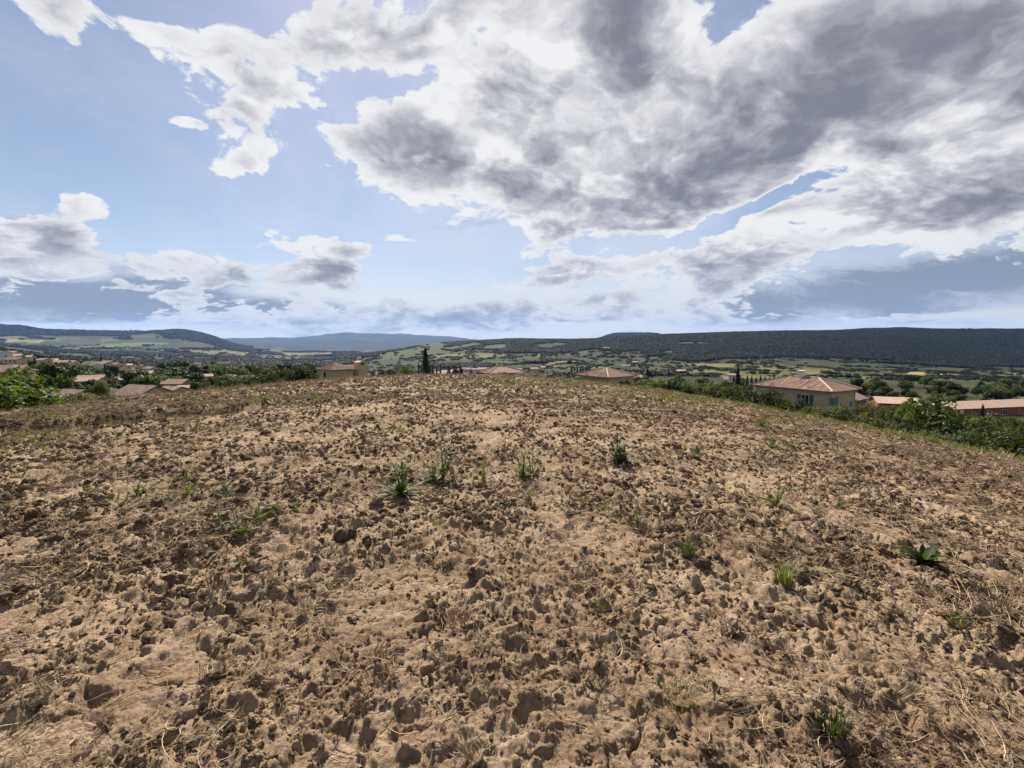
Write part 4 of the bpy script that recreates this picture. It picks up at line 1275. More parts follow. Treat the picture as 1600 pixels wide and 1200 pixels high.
# pink-roofed buildings below the field on the village side
def low_house(name, label, px, dep, top, wpx, rz, wall, roof, hgt=3.0, rise=1.5, dd=None, group=None, wins=(), fast=False, chim=None, hip=False):
    w = wpx / F_PX * dep
    x, y = (px - 800) / F_PX * dep, dep
    z = z_at(top, dep) - hgt - rise
    o = house(name, label, 'house', (x, y, z), rz, w, dd or max(w * .6, 5), hgt, rise, wall, roof, group=group, wins=wins, fast=fast, chimney=chim, hip=hip)
    KEEP.append((x, y, max(w, 6) * .6))
    return o
low_house('gabled_barn', 'large barn-like house with pink tile roof below the field', 220, 90, 602, 56, R(-18), 'render_pale', 'tile_pink', 3.4, 1.5, 6.4, wins=[('f', -2.4, 1.5, .8, 1.4), ('l', -1.5, 1.5, .8, 1.4), ('f', .8, 1.6, .8, 1.2)])
low_house('lean_to_shed', 'low shed with pale pink roof in front of the gabled barn', 224, 74, 616, 44, R(-30), 'render_pale', 'tile_pink', 1.8, 1.1, 4.6, wins=[('f', -1.5, .6, .7, .7, 'window', 'dark_wood')], chim=(1.4, -1.0, .12, 2.75))
low_house('pink_roof_house', 'house with long pink roof half hidden by low scrub bushes', 112, 76, 609, 44, R(-18), 'render_brown', 'tile_pink', 2.4, 1.0, 4.6, wins=[('f', -1, .8, .9, 1.0)])
low_house('pink_roof_house', 'wide pink-roofed house next to the gabled barn', 268, 100, 604, 34, R(-20), 'render_pale', 'tile_pink', 2.6, 1.0, 5.5, wins=[('f', -1, 1, .9, 1.0)])
low_house('pink_roof_house', 'pink-roofed house with lower ridge beyond the gabled barn', 294, 108, 602, 28, R(14), 'render_pale', 'tile_pink', 2.6, .9, 5.0, wins=[('f', -1, 1, .9, 1.0)])
low_house('pink_roof_house', 'small greyish-roofed house at the end of the evergreen row', 312, 112, 602, 22, R(-10), 'render_pale', 'tile', 2.8, 1.0, 6.0, wins=[('f', -1, 1, .9, 1.0)])
def tan_gable():
    dep = 74.0
    x, y = (14 - 800) / F_PX * dep, dep
    z = z_at(571, dep) - 4.6
    o = house('tan_house', 'tan house with white framed windows among dark trees by the village', 'house', (x, y, z), R(14), 4.6, 3.6, 3.7, .9, 'render_pale', 'tile', over=.2,
              wins=[('f', -.9, 2.1, .7, .8, 'window', 'white_paint'), ('r', .2, 1.4, .6, .9, 'window', 'white_paint'), ('f', 1.2, .4, .7, .8, 'window', 'white_paint')])
    KEEP.append((x, y, 7))
tan_gable()

# ------------------------------------------------------------------ village, town and scattered farms
def proto_house(w, d, h, rise, wall, roof, n):
    """shared meshes of a small house: walls, roof and its windows"""
    ps = [('wall', make_mesh('wall', *gable_walls(w, d, h, rise), M[wall]), None), ('roof', make_mesh('roof', *gable_roof(w, d, h, rise, .35, True), M[roof]), None)]
    for i in range(n):
        u = -w / 2 + (i + .5) * w / n
        for z0 in ([.9] if h < 4 else [.9, 3.5]):
            ps.append(('window', make_mesh('window', *box(u - .55, -d / 2 - .06, z0, u + .55, -d / 2 - .004, z0 + 1.3), M['dark_wood']), None))
    ps.append(('window', make_mesh('window', *box(w / 2 + .004, -.6, .9, w / 2 + .06, .6, 2.2), M['dark_wood']), None))
    ps.append(('door', make_mesh('door', *box(-.5, -d / 2 - .09, 0, .5, -d / 2 - .064, 2.1), M['white_paint']), None))
    return ps
PROTO = [proto_house(9, 7, 3.0, 1.3, 'render_pale', 'tile_pink', 2), proto_house(11, 7.5, 5.4, 1.4, 'render_pale', 'tile', 3), proto_house(12, 8, 3.2, 1.4, 'render_pale', 'tile_pink', 3),
         proto_house(8, 7, 5.6, 1.3, 'render_tan', 'tile', 2), proto_house(15, 9, 5.0, 1.2, 'render_white', 'tile', 4), proto_house(10, 8, 3.0, 1.5, 'render_brown', 'tile', 2)]
HLOOK = ['one-storey pink-roofed', 'tall two-storey brown-roofed', 'long low pink-roofed', 'narrow two-storey tan', 'long two-storey white', 'low brown-walled']
def copy_house(k, name, label, group, px, dep, s=1.0, rz=None, top=None):
    x, y, z = at_depth(px, dep)
    if top is not None:
        z = max(z_at(top, dep) - (6.5 if k in (1, 3, 4) else 4.4) * s, z - 2)
    o = empty(name, (x, y, z - .2), VH.uniform(-.7, .7) if rz is None else rz)
    o.scale = (s, s, s)
    tag(o, label.replace('KIND', HLOOK[k]), 'house', group)
    for nm, me, _ in PROTO[k]:
        link(bpy.data.objects.new(nm, me), o)
    KEEP.append((x, y, 7 * s))
    return o
VH = random.Random(21)
for px, dep, k, top in ((5, 300, 4, 546), (28, 310, 0, 551), (45, 320, 0, 553), (24, 250, 1, 557), (70, 270, 2, 558), (82, 280, 0, 558), (95, 260, 5, 561), (112, 300, 0, 561), (20, 330, 2, 547),
                        (135, 260, 3, 566), (150, 250, 4, 565), (160, 262, 0, 564), (168, 300, 3, 562), (185, 290, 2, 565), (198, 300, 0, 566), (208, 310, 2, 569), (220, 330, 0, 568), (195, 180, 5, 584), (202, 165, 0, 585),
                        (225, 200, 0, 577), (141, 160, 5, 584), (138, 140, 0, 587), (176, 110, 5, 605), (265, 150, 5, 592), (272, 125, 5, 590), (236, 250, 2, 571), (318, 210, 0, 582), (360, 220, 0, 583), (377, 230, 2, 585), (402, 240, 0, 584),
                        (385, 260, 5, 579), (345, 240, 0, 586)):
    copy_house(k, 'village_house', 'small KIND house among the trees of the village', 'houses of the village', px, dep, .68, None, top + 1.5)
for i in range(46):
    px, dep = VH.uniform(255, 455), math.exp(VH.uniform(math.log(420), math.log(1250)))
    copy_house(VH.randrange(6), 'town_house', 'tiny KIND house in the distant town on the valley floor', 'houses of the distant town', px, dep, VH.uniform(.7, 1.2))
for px, dep, k, top in ((700, 210, 2, 575), (715, 230, 0, 572), (728, 250, 2, 571), (742, 240, 4, 571), (755, 260, 2, 571), (765, 280, 4, 572), (690, 190, 2, 577), (725, 180, 0, 579), (775, 290, 2, 572), (812, 330, 0, 572), (835, 360, 2, 571), (848, 400, 0, 569)):
    copy_house(k, 'hamlet_house', 'small KIND house in the hamlet beyond the brow of the field', 'houses of the hamlet beyond the brow', px, dep, .5, None, top + 3)
for px, dep, k, s in ((862, 900, 0, 1.2), (872, 930, 5, 1.3), (882, 950, 0, 1.3), (900, 940, 2, 1.2), (858, 860, 2, 1.0)):
    copy_house(k, 'hamlet_house', 'small KIND house in the hamlet at the foot of the vineyards', 'houses of the hamlet under the vineyards', px, dep, s)
copy_house(4, 'farmhouse', 'white farmhouse in the green valley below the wooded ridge', None, 976, 700, 1.0, R(20))
copy_house(4, 'farmhouse', 'white house alone high on the vineyard slope', None, 947, 1500, 1.3, R(-10))
copy_house(2, 'farmhouse', 'pale house with pink roof between the green fields', None, 1064, 560, .95, R(4))
copy_house(0, 'farmhouse', 'pale house at the edge of the wooded hillside', None, 992, 900, 1.1)
copy_house(4, 'farmhouse', 'long pale flat building beside the pale green meadow', None, 1146, 400, .8, R(8))
copy_house(5, 'farmhouse', 'low brown-roofed house between the hip-roofed house and the fields', None, 992, 330, 1.0, R(5))
copy_house(2, 'farmhouse', 'white house on the vineyard hill below the blue mountain', None, 597, 1500, 1.1)
copy_house(2, 'farmhouse', 'white house beside the mast on the vineyard hill', None, 561, 1500, 1.0)

# white factory hall of the town
f = empty('factory_hall', (*at_depth(246, 420)[:2], at_depth(246, 420)[2] - .5), R(-6))
tag(f, 'long white factory hall with dark upper windows in the town', 'factory')
part('hall', box(-11.5, -9, -2, 11.5, 9, 5.5), M['render_white'], f)
part('upper_storey', box(-9, -6, 5.504, 9, 6, 8.6), M['dark_wood'], f)
for i in range(4):
    part('rooflight', box(-4 + 2.3 * i, -6.06, 6.6, -3 + 2.3 * i, -6.004, 8.2), M['white_paint'], f)
part('annex', box(-18, -12, -2, -3, -9.003, 2.8), M['render_pale'], f)
# church of the town
x, y, z = at_depth(350, 900)
c = empty('church', (x, y, z), R(20))
tag(c, 'distant church with a tall pointed spire in the town', 'church')
part('nave', gable_walls(22, 11, 9, 4), M['render_brown'], c)
part('roof', gable_roof(22, 11, 9, 4, .4, True), M['tile'], c)
part('tower', box(-14, -3, -2, -11.01, 3, 17), M['render_brown'], c)
part('spire', (np.array([(-14.2, -3.2, 17), (-10.8, -3.2, 17), (-10.8, 3.2, 17), (-14.2, 3.2, 17), (-12.5, 0, 31)]), [[0, 1, 4], [1, 2, 4], [2, 3, 4], [3, 0, 4]]), M['dark_wood'], c)
# mast on the vineyard hill
x, y, z = at_depth(566, 1500)
mst = empty('lattice_mast', (x, y, z))
tag(mst, 'thin tall mast on the vineyard hill below the blue mountain', 'mast')
part('shaft', join([tube([(sx * 1.2, sy * 1.2, -1), (sx * .5, sy * .5, 26)], [.5, .35], 4) for sx in (-1, 1) for sy in (-1, 1)]), M['dark_wood'], mst)
part('antenna', tube([(0, 0, 24), (0, 0, 32)], [.5, .25], 5), M['dark_wood'], mst)
part('crossbar', join([box(-.9, -.9, zz, .9, .9, zz + .3) for zz in (6, 12, 18, 24)]), M['dark_wood'], mst)
# wind turbines
def turbine(px, row, dep, hub, label, group):
    x, y = (px - 800) / F_PX * dep, dep
    z = h1(x, y) - 1
    o = empty('wind_turbine', (x, y, z))
    tag(o, label, 'wind turbine', group)
    part('tower', tube([(0, 0, -2), (0, 0, hub)], [2.6, 1.7], 8), M['white_paint'], o)
    part('nacelle', box(-1.6, -3.0, hub - 1.4, 1.6, 3.2, hub + 1.6), M['white_paint'], o)
    for k in range(3):
        a = VH.uniform(-.2, .2) + 1.2 + k * 2.094
        part('blade', tube([(0, -3.3, hub), (.45 * hub * math.cos(a) * .4, -3.4, hub + .45 * hub * math.sin(a) * .4), (.45 * hub * math.cos(a), -3.4, hub + .45 * hub * math.sin(a))], [1.0, 1.3, .4], 4), M['white_paint'], o)
for px in (981, 987, 993):
    turbine(px, 519, 4750, 36, 'distant wind turbine on the flat hilltop above the vineyards', 'wind turbines on the flat hilltop')
for px in (196, 205, 212, 219):
    turbine(px, 517, 4850, 32, 'distant wind turbine on the low ridge above the town fields', 'wind turbines on the low ridge')
# ------------------------------------------------------------------ trees placed round the houses
scatter_trees(190, 0, 330, 100, 430, 5.0, 10.5, 'KIND tree among the gardens and houses of the village', 'trees among the village houses', 'village_tree')
scatter_trees(90, 250, 520, 200, 700, 6, 11.0, 'KIND tree between the village and the distant town', 'trees between village and town', 'valley_tree')
scatter_trees(26, 690, 880, 120, 420, 2.5, 6.0, 'KIND tree among the hamlet houses beyond the brow', 'trees of the hamlet beyond the brow', 'hamlet_tree')
scatter_trees(46, 850, 1330, 110, 240, 4.0, 7.5, 'KIND tree in the hollow beyond the hedge', 'trees in the hollow beyond the hedge', 'valley_tree')
scatter_trees(70, 1330, 1620, 130, 330, 4.0, 8.0, 'KIND tree in the hollow behind the red houses', 'trees behind the red houses', 'valley_tree')
for i, px in enumerate(range(1148, 1240, 7)):
    tree_px('small_cypress', 'cypress', px, 260, 587 + (i % 3) * 1.5, 5, 'small dark cypress in the broken row behind the tan house', 'tree', 'small cypresses behind the tan house')
for px in (893, 898, 902, 907, 911, 917, 921):
    tree_px('small_cypress', 'cypress', px, 520, 571 + px % 3, 4, 'small dark cypress in front of the pale strip of field', 'tree', 'small cypresses by the pale strip')
for px, top, w in ((1012, 576, 10), (1018, 580, 8)):
    tree_px('conifer', 'pine', px, 420, top, w, 'dark pointed conifer standing between the green fields', 'tree', 'pointed conifers between the fields')

# ------------------------------------------------------------------ woods and hedgerows too far away to count
def instancer(name, pts, rot, scl, protos, pick, label, cat=None, kind='stuff', tilt=None):
    """one object whose points carry copies of a few small meshes"""
    me = bpy.data.meshes.new(name)
    me.vertices.add(len(pts))
    me.vertices.foreach_set('co', np.asarray(pts, np.float32).ravel())
    for nm, arr, ty in (('rot', rot, 'FLOAT_VECTOR'), ('scl', scl, 'FLOAT_VECTOR')):
        a = me.attributes.new(nm, ty, 'POINT')
        a.data.foreach_set('vector', np.asarray(arr, np.float32).ravel())
    a = me.attributes.new('pick', 'INT', 'POINT')
    a.data.foreach_set('value', np.asarray(pick, np.int32))
    ob = link(bpy.data.objects.new(name, me))
    ng = bpy.data.node_groups.new(name, 'GeometryNodeTree')
    ng.interface.new_socket('Geometry', in_out='INPUT', socket_type='NodeSocketGeometry')
    ng.interface.new_socket('Geometry', in_out='OUTPUT', socket_type='NodeSocketGeometry')
    nin, nout = ng.nodes.new('NodeGroupInput'), ng.nodes.new('NodeGroupOutput')
    j = ng.nodes.new('GeometryNodeJoinGeometry')
    def attr(nm, ty):
        n = ng.nodes.new('GeometryNodeInputNamedAttribute')
        n.data_type = ty
        n.inputs[0].default_value = nm
        return n.outputs[0]
    ar, asx, ap = attr('rot', 'FLOAT_VECTOR'), attr('scl', 'FLOAT_VECTOR'), attr('pick', 'INT')
    for i, p in enumerate(protos):
        po = bpy.data.objects.new(name + '_piece', p)          # never placed in the scene itself
        oi = ng.nodes.new('GeometryNodeObjectInfo')
        oi.inputs['Object'].default_value = po
        ip = ng.nodes.new('GeometryNodeInstanceOnPoints')
        cmp = ng.nodes.new('FunctionNodeCompare')
        cmp.data_type = 'INT'
        cmp.operation = 'EQUAL'
        ng.links.new(ap, cmp.inputs[2])
        cmp.inputs[3].default_value = i
        ng.links.new(nin.outputs[0], ip.inputs['Points'])
        ng.links.new(cmp.outputs[0], ip.inputs['Selection'])
        ng.links.new(oi.outputs['Geometry'], ip.inputs['Instance'])
        ng.links.new(ar, ip.inputs['Rotation'])
        ng.links.new(asx, ip.inputs['Scale'])
        ng.links.new(ip.outputs[0], j.inputs[0])
    ng.links.new(j.outputs[0], nout.inputs[0])
    md = ob.modifiers.new('copies', 'NODES')
    md.node_group = ng
    ob['kind'] = kind
    ob['label'] = label
    if cat:
        ob['category'] = cat
    return ob

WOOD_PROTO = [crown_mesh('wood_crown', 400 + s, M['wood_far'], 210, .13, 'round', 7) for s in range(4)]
def lay_points(n, d0, d1, keep_fn, seed, u0=-1.3, u1=1.3, power=1.0):
    rng = np.random.default_rng(seed)
    u = rng.uniform(u0, u1, n)
    d = (rng.uniform(d0 ** power, d1 ** power, n)) ** (1 / power)
    x, y = u * d, d
    z = height(x, y)
    k = keep_fn(x, y, z, rng)
    return x[k], y[k], z[k], rng
def wood_keep(x, y, z, rng):
    k = cover_at(x, y, z)
    n = fbm(x / 60, y / 60, 3, 91)
    return (k == 3) & (n > -.42)
def build_woods():
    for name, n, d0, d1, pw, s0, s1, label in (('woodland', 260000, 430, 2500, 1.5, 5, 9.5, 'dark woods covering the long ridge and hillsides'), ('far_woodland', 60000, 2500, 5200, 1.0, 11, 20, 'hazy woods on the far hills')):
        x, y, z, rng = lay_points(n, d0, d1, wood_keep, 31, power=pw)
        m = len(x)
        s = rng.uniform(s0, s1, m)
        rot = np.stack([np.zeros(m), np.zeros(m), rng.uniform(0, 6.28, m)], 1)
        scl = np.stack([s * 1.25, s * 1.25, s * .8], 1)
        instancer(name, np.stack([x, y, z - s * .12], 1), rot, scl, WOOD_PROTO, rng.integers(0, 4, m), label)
    # hedgerows and lone trees between the fields: along the borders of the parcels
    def keep(x, y, z, rng):
        k = cover_at(x, y, z)
        e = np.zeros(x.shape, bool)
        pe = np.zeros(x.shape, bool)
        pc = parcel(x, y)
        for dx, dy in ((5, 0), (-5, 0), (0, 8), (0, -8)):
            e |= cover_at(x + dx, y + dy, z) != k
            pe |= np.abs(parcel(x + dx * .7, y + dy * .7) - pc) > 1e-6
        lone = rng.uniform(size=x.shape) < .003
        town = (k == 6) & (rng.uniform(size=x.shape) < .5)
        return ((e & (fbm(x / 70, y / 70, 2, 93) > -.08)) | (pe & (fbm(x / 80, y / 80, 2, 95) > .16)) | lone | town) & (k != 3)
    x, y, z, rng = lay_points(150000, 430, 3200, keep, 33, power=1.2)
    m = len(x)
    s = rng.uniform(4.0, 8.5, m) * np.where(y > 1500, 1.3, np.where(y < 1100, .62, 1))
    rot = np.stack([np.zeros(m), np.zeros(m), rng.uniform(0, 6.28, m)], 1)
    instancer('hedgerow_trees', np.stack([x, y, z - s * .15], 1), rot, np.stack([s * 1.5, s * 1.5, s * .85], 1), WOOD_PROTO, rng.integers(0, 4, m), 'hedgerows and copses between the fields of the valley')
build_woods()
# ------------------------------------------------------------------ clods, straw and weeds on the field
def on_field(px, py):
    x, y = furrow_pt(px, py)
    return x, y, float(soil_z(np.array([x]), np.array([y]))[0])

def clod_mesh(name, seed, mat):
    bm = bmesh.new()
    bmesh.ops.create_icosphere(bm, subdivisions=3, radius=1.0)
    rng = np.random.default_rng(seed)
    off = rng.uniform(-50, 50, 3)
    sq = rng.uniform(.75, 1.25, 3) * np.array([1, 1, .72])
    from mathutils import noise as mn
    for v in bm.verts:
        p = v.co.copy()
        q = p * 1.1 + Vector(off)
        d = 1 + .45 * mn.noise(q) + .32 * mn.noise(q * 2.3) + .26 * mn.noise(q * 5.1)
        c = mn.voronoi(q * 0.9)[0]
        d -= .40 * max(0.0, .5 - (c[1] - c[0]))
        v.co = Vector((p.x * sq[0], p.y * sq[1], p.z * sq[2])) * d
    me = bpy.data.meshes.new(name)
    bm.to_mesh(me)
    bm.free()
    me.materials.append(mat)
    return me

SOIL = bpy.data.materials['soil']
M['crumb'] = mat_plain('moist_shade_crumb', (.125, .082, .052), (.065, .042, .027), 1.5, .95, .5)  # moist-soil brown, darkened to stand in for shadowed gaps between clods
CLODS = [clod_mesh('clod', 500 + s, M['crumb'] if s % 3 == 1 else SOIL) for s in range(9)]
def field_points(n, r0, r1, seed, power, umax=1.35):
    rng = np.random.default_rng(seed)
    th = np.arctan(rng.uniform(-umax, umax, n))
    r = rng.uniform(r0 ** power, r1 ** power, n) ** (1 / power)
    x, y = r * np.sin(th), r * np.cos(th)
    k = field_edge(x, y) > .5
    return x[k], y[k], r[k], rng

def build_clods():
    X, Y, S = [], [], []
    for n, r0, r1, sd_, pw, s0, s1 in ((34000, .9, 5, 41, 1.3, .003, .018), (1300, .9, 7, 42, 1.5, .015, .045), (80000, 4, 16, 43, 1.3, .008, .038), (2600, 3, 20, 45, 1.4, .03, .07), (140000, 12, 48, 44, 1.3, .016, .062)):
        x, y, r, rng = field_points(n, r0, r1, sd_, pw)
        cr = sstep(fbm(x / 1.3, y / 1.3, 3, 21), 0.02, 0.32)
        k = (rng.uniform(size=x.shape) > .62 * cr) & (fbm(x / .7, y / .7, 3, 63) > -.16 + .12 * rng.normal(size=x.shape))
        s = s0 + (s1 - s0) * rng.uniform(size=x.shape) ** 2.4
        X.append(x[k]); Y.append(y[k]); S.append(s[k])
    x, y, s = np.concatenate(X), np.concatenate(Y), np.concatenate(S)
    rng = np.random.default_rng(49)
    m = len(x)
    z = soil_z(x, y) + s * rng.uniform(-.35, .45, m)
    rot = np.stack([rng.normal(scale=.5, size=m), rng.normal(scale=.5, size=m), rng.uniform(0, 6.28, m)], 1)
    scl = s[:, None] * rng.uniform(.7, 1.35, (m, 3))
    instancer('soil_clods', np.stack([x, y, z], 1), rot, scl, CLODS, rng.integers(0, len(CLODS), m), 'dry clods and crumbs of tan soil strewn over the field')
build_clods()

def strand_mesh(name, seed, mat, n=1, curl=.35, rad=.011):
    """dead stalks one unit long, lying along x"""
    rng = np.random.default_rng(seed)
    ps = []
    for i in range(n):
        a0 = rng.normal(scale=curl)
        a1 = rng.normal(scale=curl)
        o = rng.normal(scale=.12, size=3) * (n > 1) * np.array([1, 1, .3])
        pts, p, an = [], np.array([-.5, 0, 0.]) + o, rng.normal(scale=.4) * (n > 1)
        el = rng.normal(scale=.12)
        for k in range(6):
            pts.append(p.copy())
            p = p + .2 * np.array([math.cos(an), math.sin(an), el])
            an += a0 if k < 3 else a1
            el += rng.normal(scale=.12)
        ps.append(tube(pts, [rad * f for f in (.8, 1, 1, .9, .7, .4)], 3))
    V, F = join(ps)
    return make_mesh(name, V, F, mat)
STRAWS = [strand_mesh('stalk', 600 + s, M['straw'] if s % 3 else M['root'], 1, .30 if s % 2 else .5) for s in range(6)] + [strand_mesh('mat', 620 + s, M['root'] if s % 2 else M['straw'], 6, .3, .008) for s in range(4)]
def build_straw():
    X, Y, S, Q = [], [], [], []
    for n, r0, r1, sd_, pw, s0, s1 in ((9000, .9, 5, 51, 1.3, .04, .20), (34000, 4, 16, 52, 1.3, .07, .30), (46000, 12, 48, 53, 1.3, .15, .5)):
        x, y, r, rng = field_points(n, r0, r1, sd_, pw)
        k = fbm(x / .9, y / .9, 3, 64) > -.02 + .18 * rng.normal(size=x.shape)
        X.append(x[k]); Y.append(y[k]); S.append((s0 + (s1 - s0) * rng.uniform(size=x.shape) ** 2)[k]); Q.append(np.clip(r / 9, 1, 3)[k])
    x, y, s, q = np.concatenate(X), np.concatenate(Y), np.concatenate(S), np.concatenate(Q)
    rng = np.random.default_rng(59)
    m = len(x)
    z = soil_z(x, y) + .006 + s * .03
    rot = np.stack([rng.normal(scale=.3, size=m), rng.normal(scale=.22, size=m), rng.uniform(0, 6.28, m)], 1)
    instancer('straw_litter', np.stack([x, y, z], 1), rot, np.stack([s, s * q ** .5, s * q ** .5], 1), STRAWS, rng.integers(0, len(STRAWS), m), 'dry straw, stalks and roots lying scattered on the soil')
build_straw()

# ------------------------------------------------------------------ weeds
def blade(L, w, droop, segs=5, fold=.25, point=1.0):
    """one leaf: a folded strip that arches outward along x"""
    V, F = [], []
    for i in range(segs + 1):
        t = i / segs
        ww = w * (math.sin(math.pi * min(t * .92 + .06, 1)) ** .8) * (1 if point else 1)
        x = L * t
        z = L * (t * .1 - droop * t * t)
        V += [(x, -ww, z + fold * ww), (x, 0, z), (x, ww, z + fold * ww)]
    for i in range(segs):
        a = 3 * i
        F += [[a, a + 3, a + 4, a + 1], [a + 1, a + 4, a + 5, a + 2]]
    return np.array(V), F
LEAF = {k: [make_mesh('leaf', *blade(1, w, dr), M[mt], smooth=True) for w, dr in shapes] for k, mt, shapes in (
    ('broad', 'weed', ((.10, .45), (.14, .15), (.085, .7))), ('dark', 'weed_dark', ((.16, .35), (.20, .1), (.14, .6))), ('pale', 'weed_pale', ((.10, .4), (.13, .2), (.08, .6))))}
def stem_mesh(name, path, r, mat):
    return make_mesh(name, *tube(path, [r * (1 - .6 * i / (len(path) - 1)) for i in range(len(path))], 5), mat, smooth=True)

WD = random.Random(8)
def scale_at(x, y):
    """metres for one pixel of the photograph at this spot"""
    return math.hypot(y, CAM_Z) / F_PX
def put_leaf(root, kind, base, az, el, L):
    o = link(bpy.data.objects.new('leaf', WD.choice(LEAF[kind])), root)
    o.location = base
    o.rotation_euler = Euler((WD.uniform(-.3, .3), -el, az), 'XYZ')
    o.scale = (L, L * WD.uniform(.8, 1.25), L)
    return o
def rosette(px, py, h, label, kind='broad', n=14, stems=0, red=False, cat='weed', group=None, upright=.9, name='leafy_weed'):
    x, y, z = on_field(px, py)
    H = h * scale_at(x, y) * 1.05
    root = empty(name, (x, y, z - .01), WD.uniform(0, 6.28))
    tag(root, label, cat, group)
    for i in range(n):
        f = i / n
        put_leaf(root, kind, (WD.uniform(-.06, .06) * H, WD.uniform(-.06, .06) * H, 0), i * 2.4 + WD.uniform(-.4, .4), .15 + upright * WD.uniform(.25, 1.1) * (1 - .3 * f), H * WD.uniform(.3, .85 if stems >= 3 else .95))
    for s in range(stems):
        a = WD.uniform(0, 6.28)
        lean = WD.uniform(.05, .4)
        top = np.array([math.cos(a) * lean * H, math.sin(a) * lean * H, H * WD.uniform(.8, 1.15)])
        mid = top * .5 + np.array([WD.uniform(-.05, .05) * H, WD.uniform(-.05, .05) * H, 0])
        part('stem', tube([(0, 0, 0), mid, top], [.012 * H + .002, .010 * H + .0015, .006 * H + .001], 5), M['weed_red'] if red else M['weed_pale'], root)
        for k in range(14):
            t = .2 + .8 * k / 13
            b = top * t if t > .5 else mid * 2 * t
            put_leaf(root, kind, tuple(b), a + k * 2.4, WD.uniform(.2, .9), H * WD.uniform(.18, .34))
    return root
def grass_tuft(px, py, h, w, label, mat='grass', n=70, cat='grass tuft', group=None, name='grass_tuft', loc=None):
    x, y, z = loc or on_field(px, py)
    sc = scale_at(x, y)
    H, Wd = h * sc * 1.05, w * sc
    rng = np.random.default_rng(int(px * 7 + py))
    ps = []
    for i in range(n):
        a, rr = rng.uniform(0, 6.28), .5 * Wd * math.sqrt(rng.uniform()) * .6
        b = np.array([rr * math.cos(a), rr * math.sin(a), -.01])
        L = H * rng.uniform(.45, 1.05)
        a2 = a + rng.normal(scale=.7)
        out = rng.uniform(.1, .65)
        m_ = b + L * .55 * np.array([out * .35 * math.cos(a2), out * .35 * math.sin(a2), .95])
        e = b + L * np.array([out * math.cos(a2), out * math.sin(a2), .95 - .35 * out])
        ww = max(.0016, .012 * H) * rng.uniform(.7, 1.5)
        sdv = np.array([-math.sin(a2), math.cos(a2), 0]) * ww
        ps.append((np.array([b - sdv, b + sdv, m_ + sdv * .8, m_ - sdv * .8, e]), [[0, 1, 2, 3], [3, 2, 4]]))
    V, F = join(ps)
    root = empty(name, (x, y, z), 0)
    tag(root, label, cat, group)
    part('blades', (V, F), M[mat], root)
    c = link(bpy.data.objects.new('root_clump', CLODS[int(px) % len(CLODS)]), root)
    c.scale = (Wd * .28, Wd * .28, Wd * .12)
    return root

rosette(626, 770, 52, 'largest bright green bushy weed, leaves spreading low over the soil', 'broad', 30, 5)
rosette(676, 748, 40, 'upright green weed with thin red stalks beside the largest weed', 'broad', 14, 3)
rosette(690, 748, 44, 'bare thin red dock stalks beside the upright green weed', 'broad', 3, 5, True, 'weed', None, .9, 'red_stalks')
rosette(740, 752, 26, 'small weed with one pale silvery leaf between the larger weeds', 'pale', 9, 0)
grass_tuft(752, 750, 62, 22, 'thin tall seed stalks standing beside the small silvery weed', 'grass', 16, 'grass tuft')
rosette(818, 742, 34, 'mid-sized weed with yellowish shoots, alone on bare soil', 'pale', 18, 5)
rosette(832, 738, 34, 'darker leafy shoot growing against the yellowish weed', 'broad', 12, 3)
rosette(968, 722, 38, 'dark green weed with thick upright leaves, alone on the open soil', 'dark', 26, 4, upright=1.35)
rosette(1204, 698, 20, 'small green weed at the foot of the pine seedling', 'broad', 14, 2)
rosette(1212, 786, 36, 'bright weed with tall upright leaf, below the pine seedling', 'broad', 14, 2, upright=1.3)
rosette(1190, 798, 16, 'low flat weed next to the bright upright-leaved one', 'pale', 10, 0, upright=.4)
rosette(1442, 884, 40, 'broad dock-like rosette of long dark leaves on dry soil', 'dark', 32, 0, upright=.95, name='dock_rosette')
grass_tuft(1226, 908, 54, 44, 'tall loose green grass tuft near the dock-like rosette', 'weed_pale', 90)
grass_tuft(1072, 866, 32, 40, 'dense short dark green grass tuft', 'weed_dark', 110)
grass_tuft(832, 772, 20, 26, 'dry yellow-green grass tuft below the yellowish weed', 'grass', 60)
grass_tuft(686, 822, 18, 30, 'low flattened grass tuft below the largest weed', 'grass', 60)
grass_tuft(948, 802, 22, 44, 'wispy half-dry grass tuft on rough clods', 'grass', 60)
grass_tuft(1452, 918, 22, 46, 'short grass tuft just below the dock-like rosette', 'grass', 70)
grass_tuft(1300, 1150, 50, 50, 'dark straggling grass tuft among roots on cracked soil', 'weed_dark', 90)
grass_tuft(1495, 975, 34, 34, 'thin reddish-green grass tuft on a crusted slope', 'grass', 40)
grass_tuft(1062, 1095, 46, 70, 'thin fresh green shoots rising from dry roots', 'weed_pale', 34)
grass_tuft(940, 952, 26, 26, 'few green blades beside crumbled clods', 'grass', 26)
GW = 'small leafy weeds on the soil'
LW = 'small leafy green weed growing on the open tilled soil'
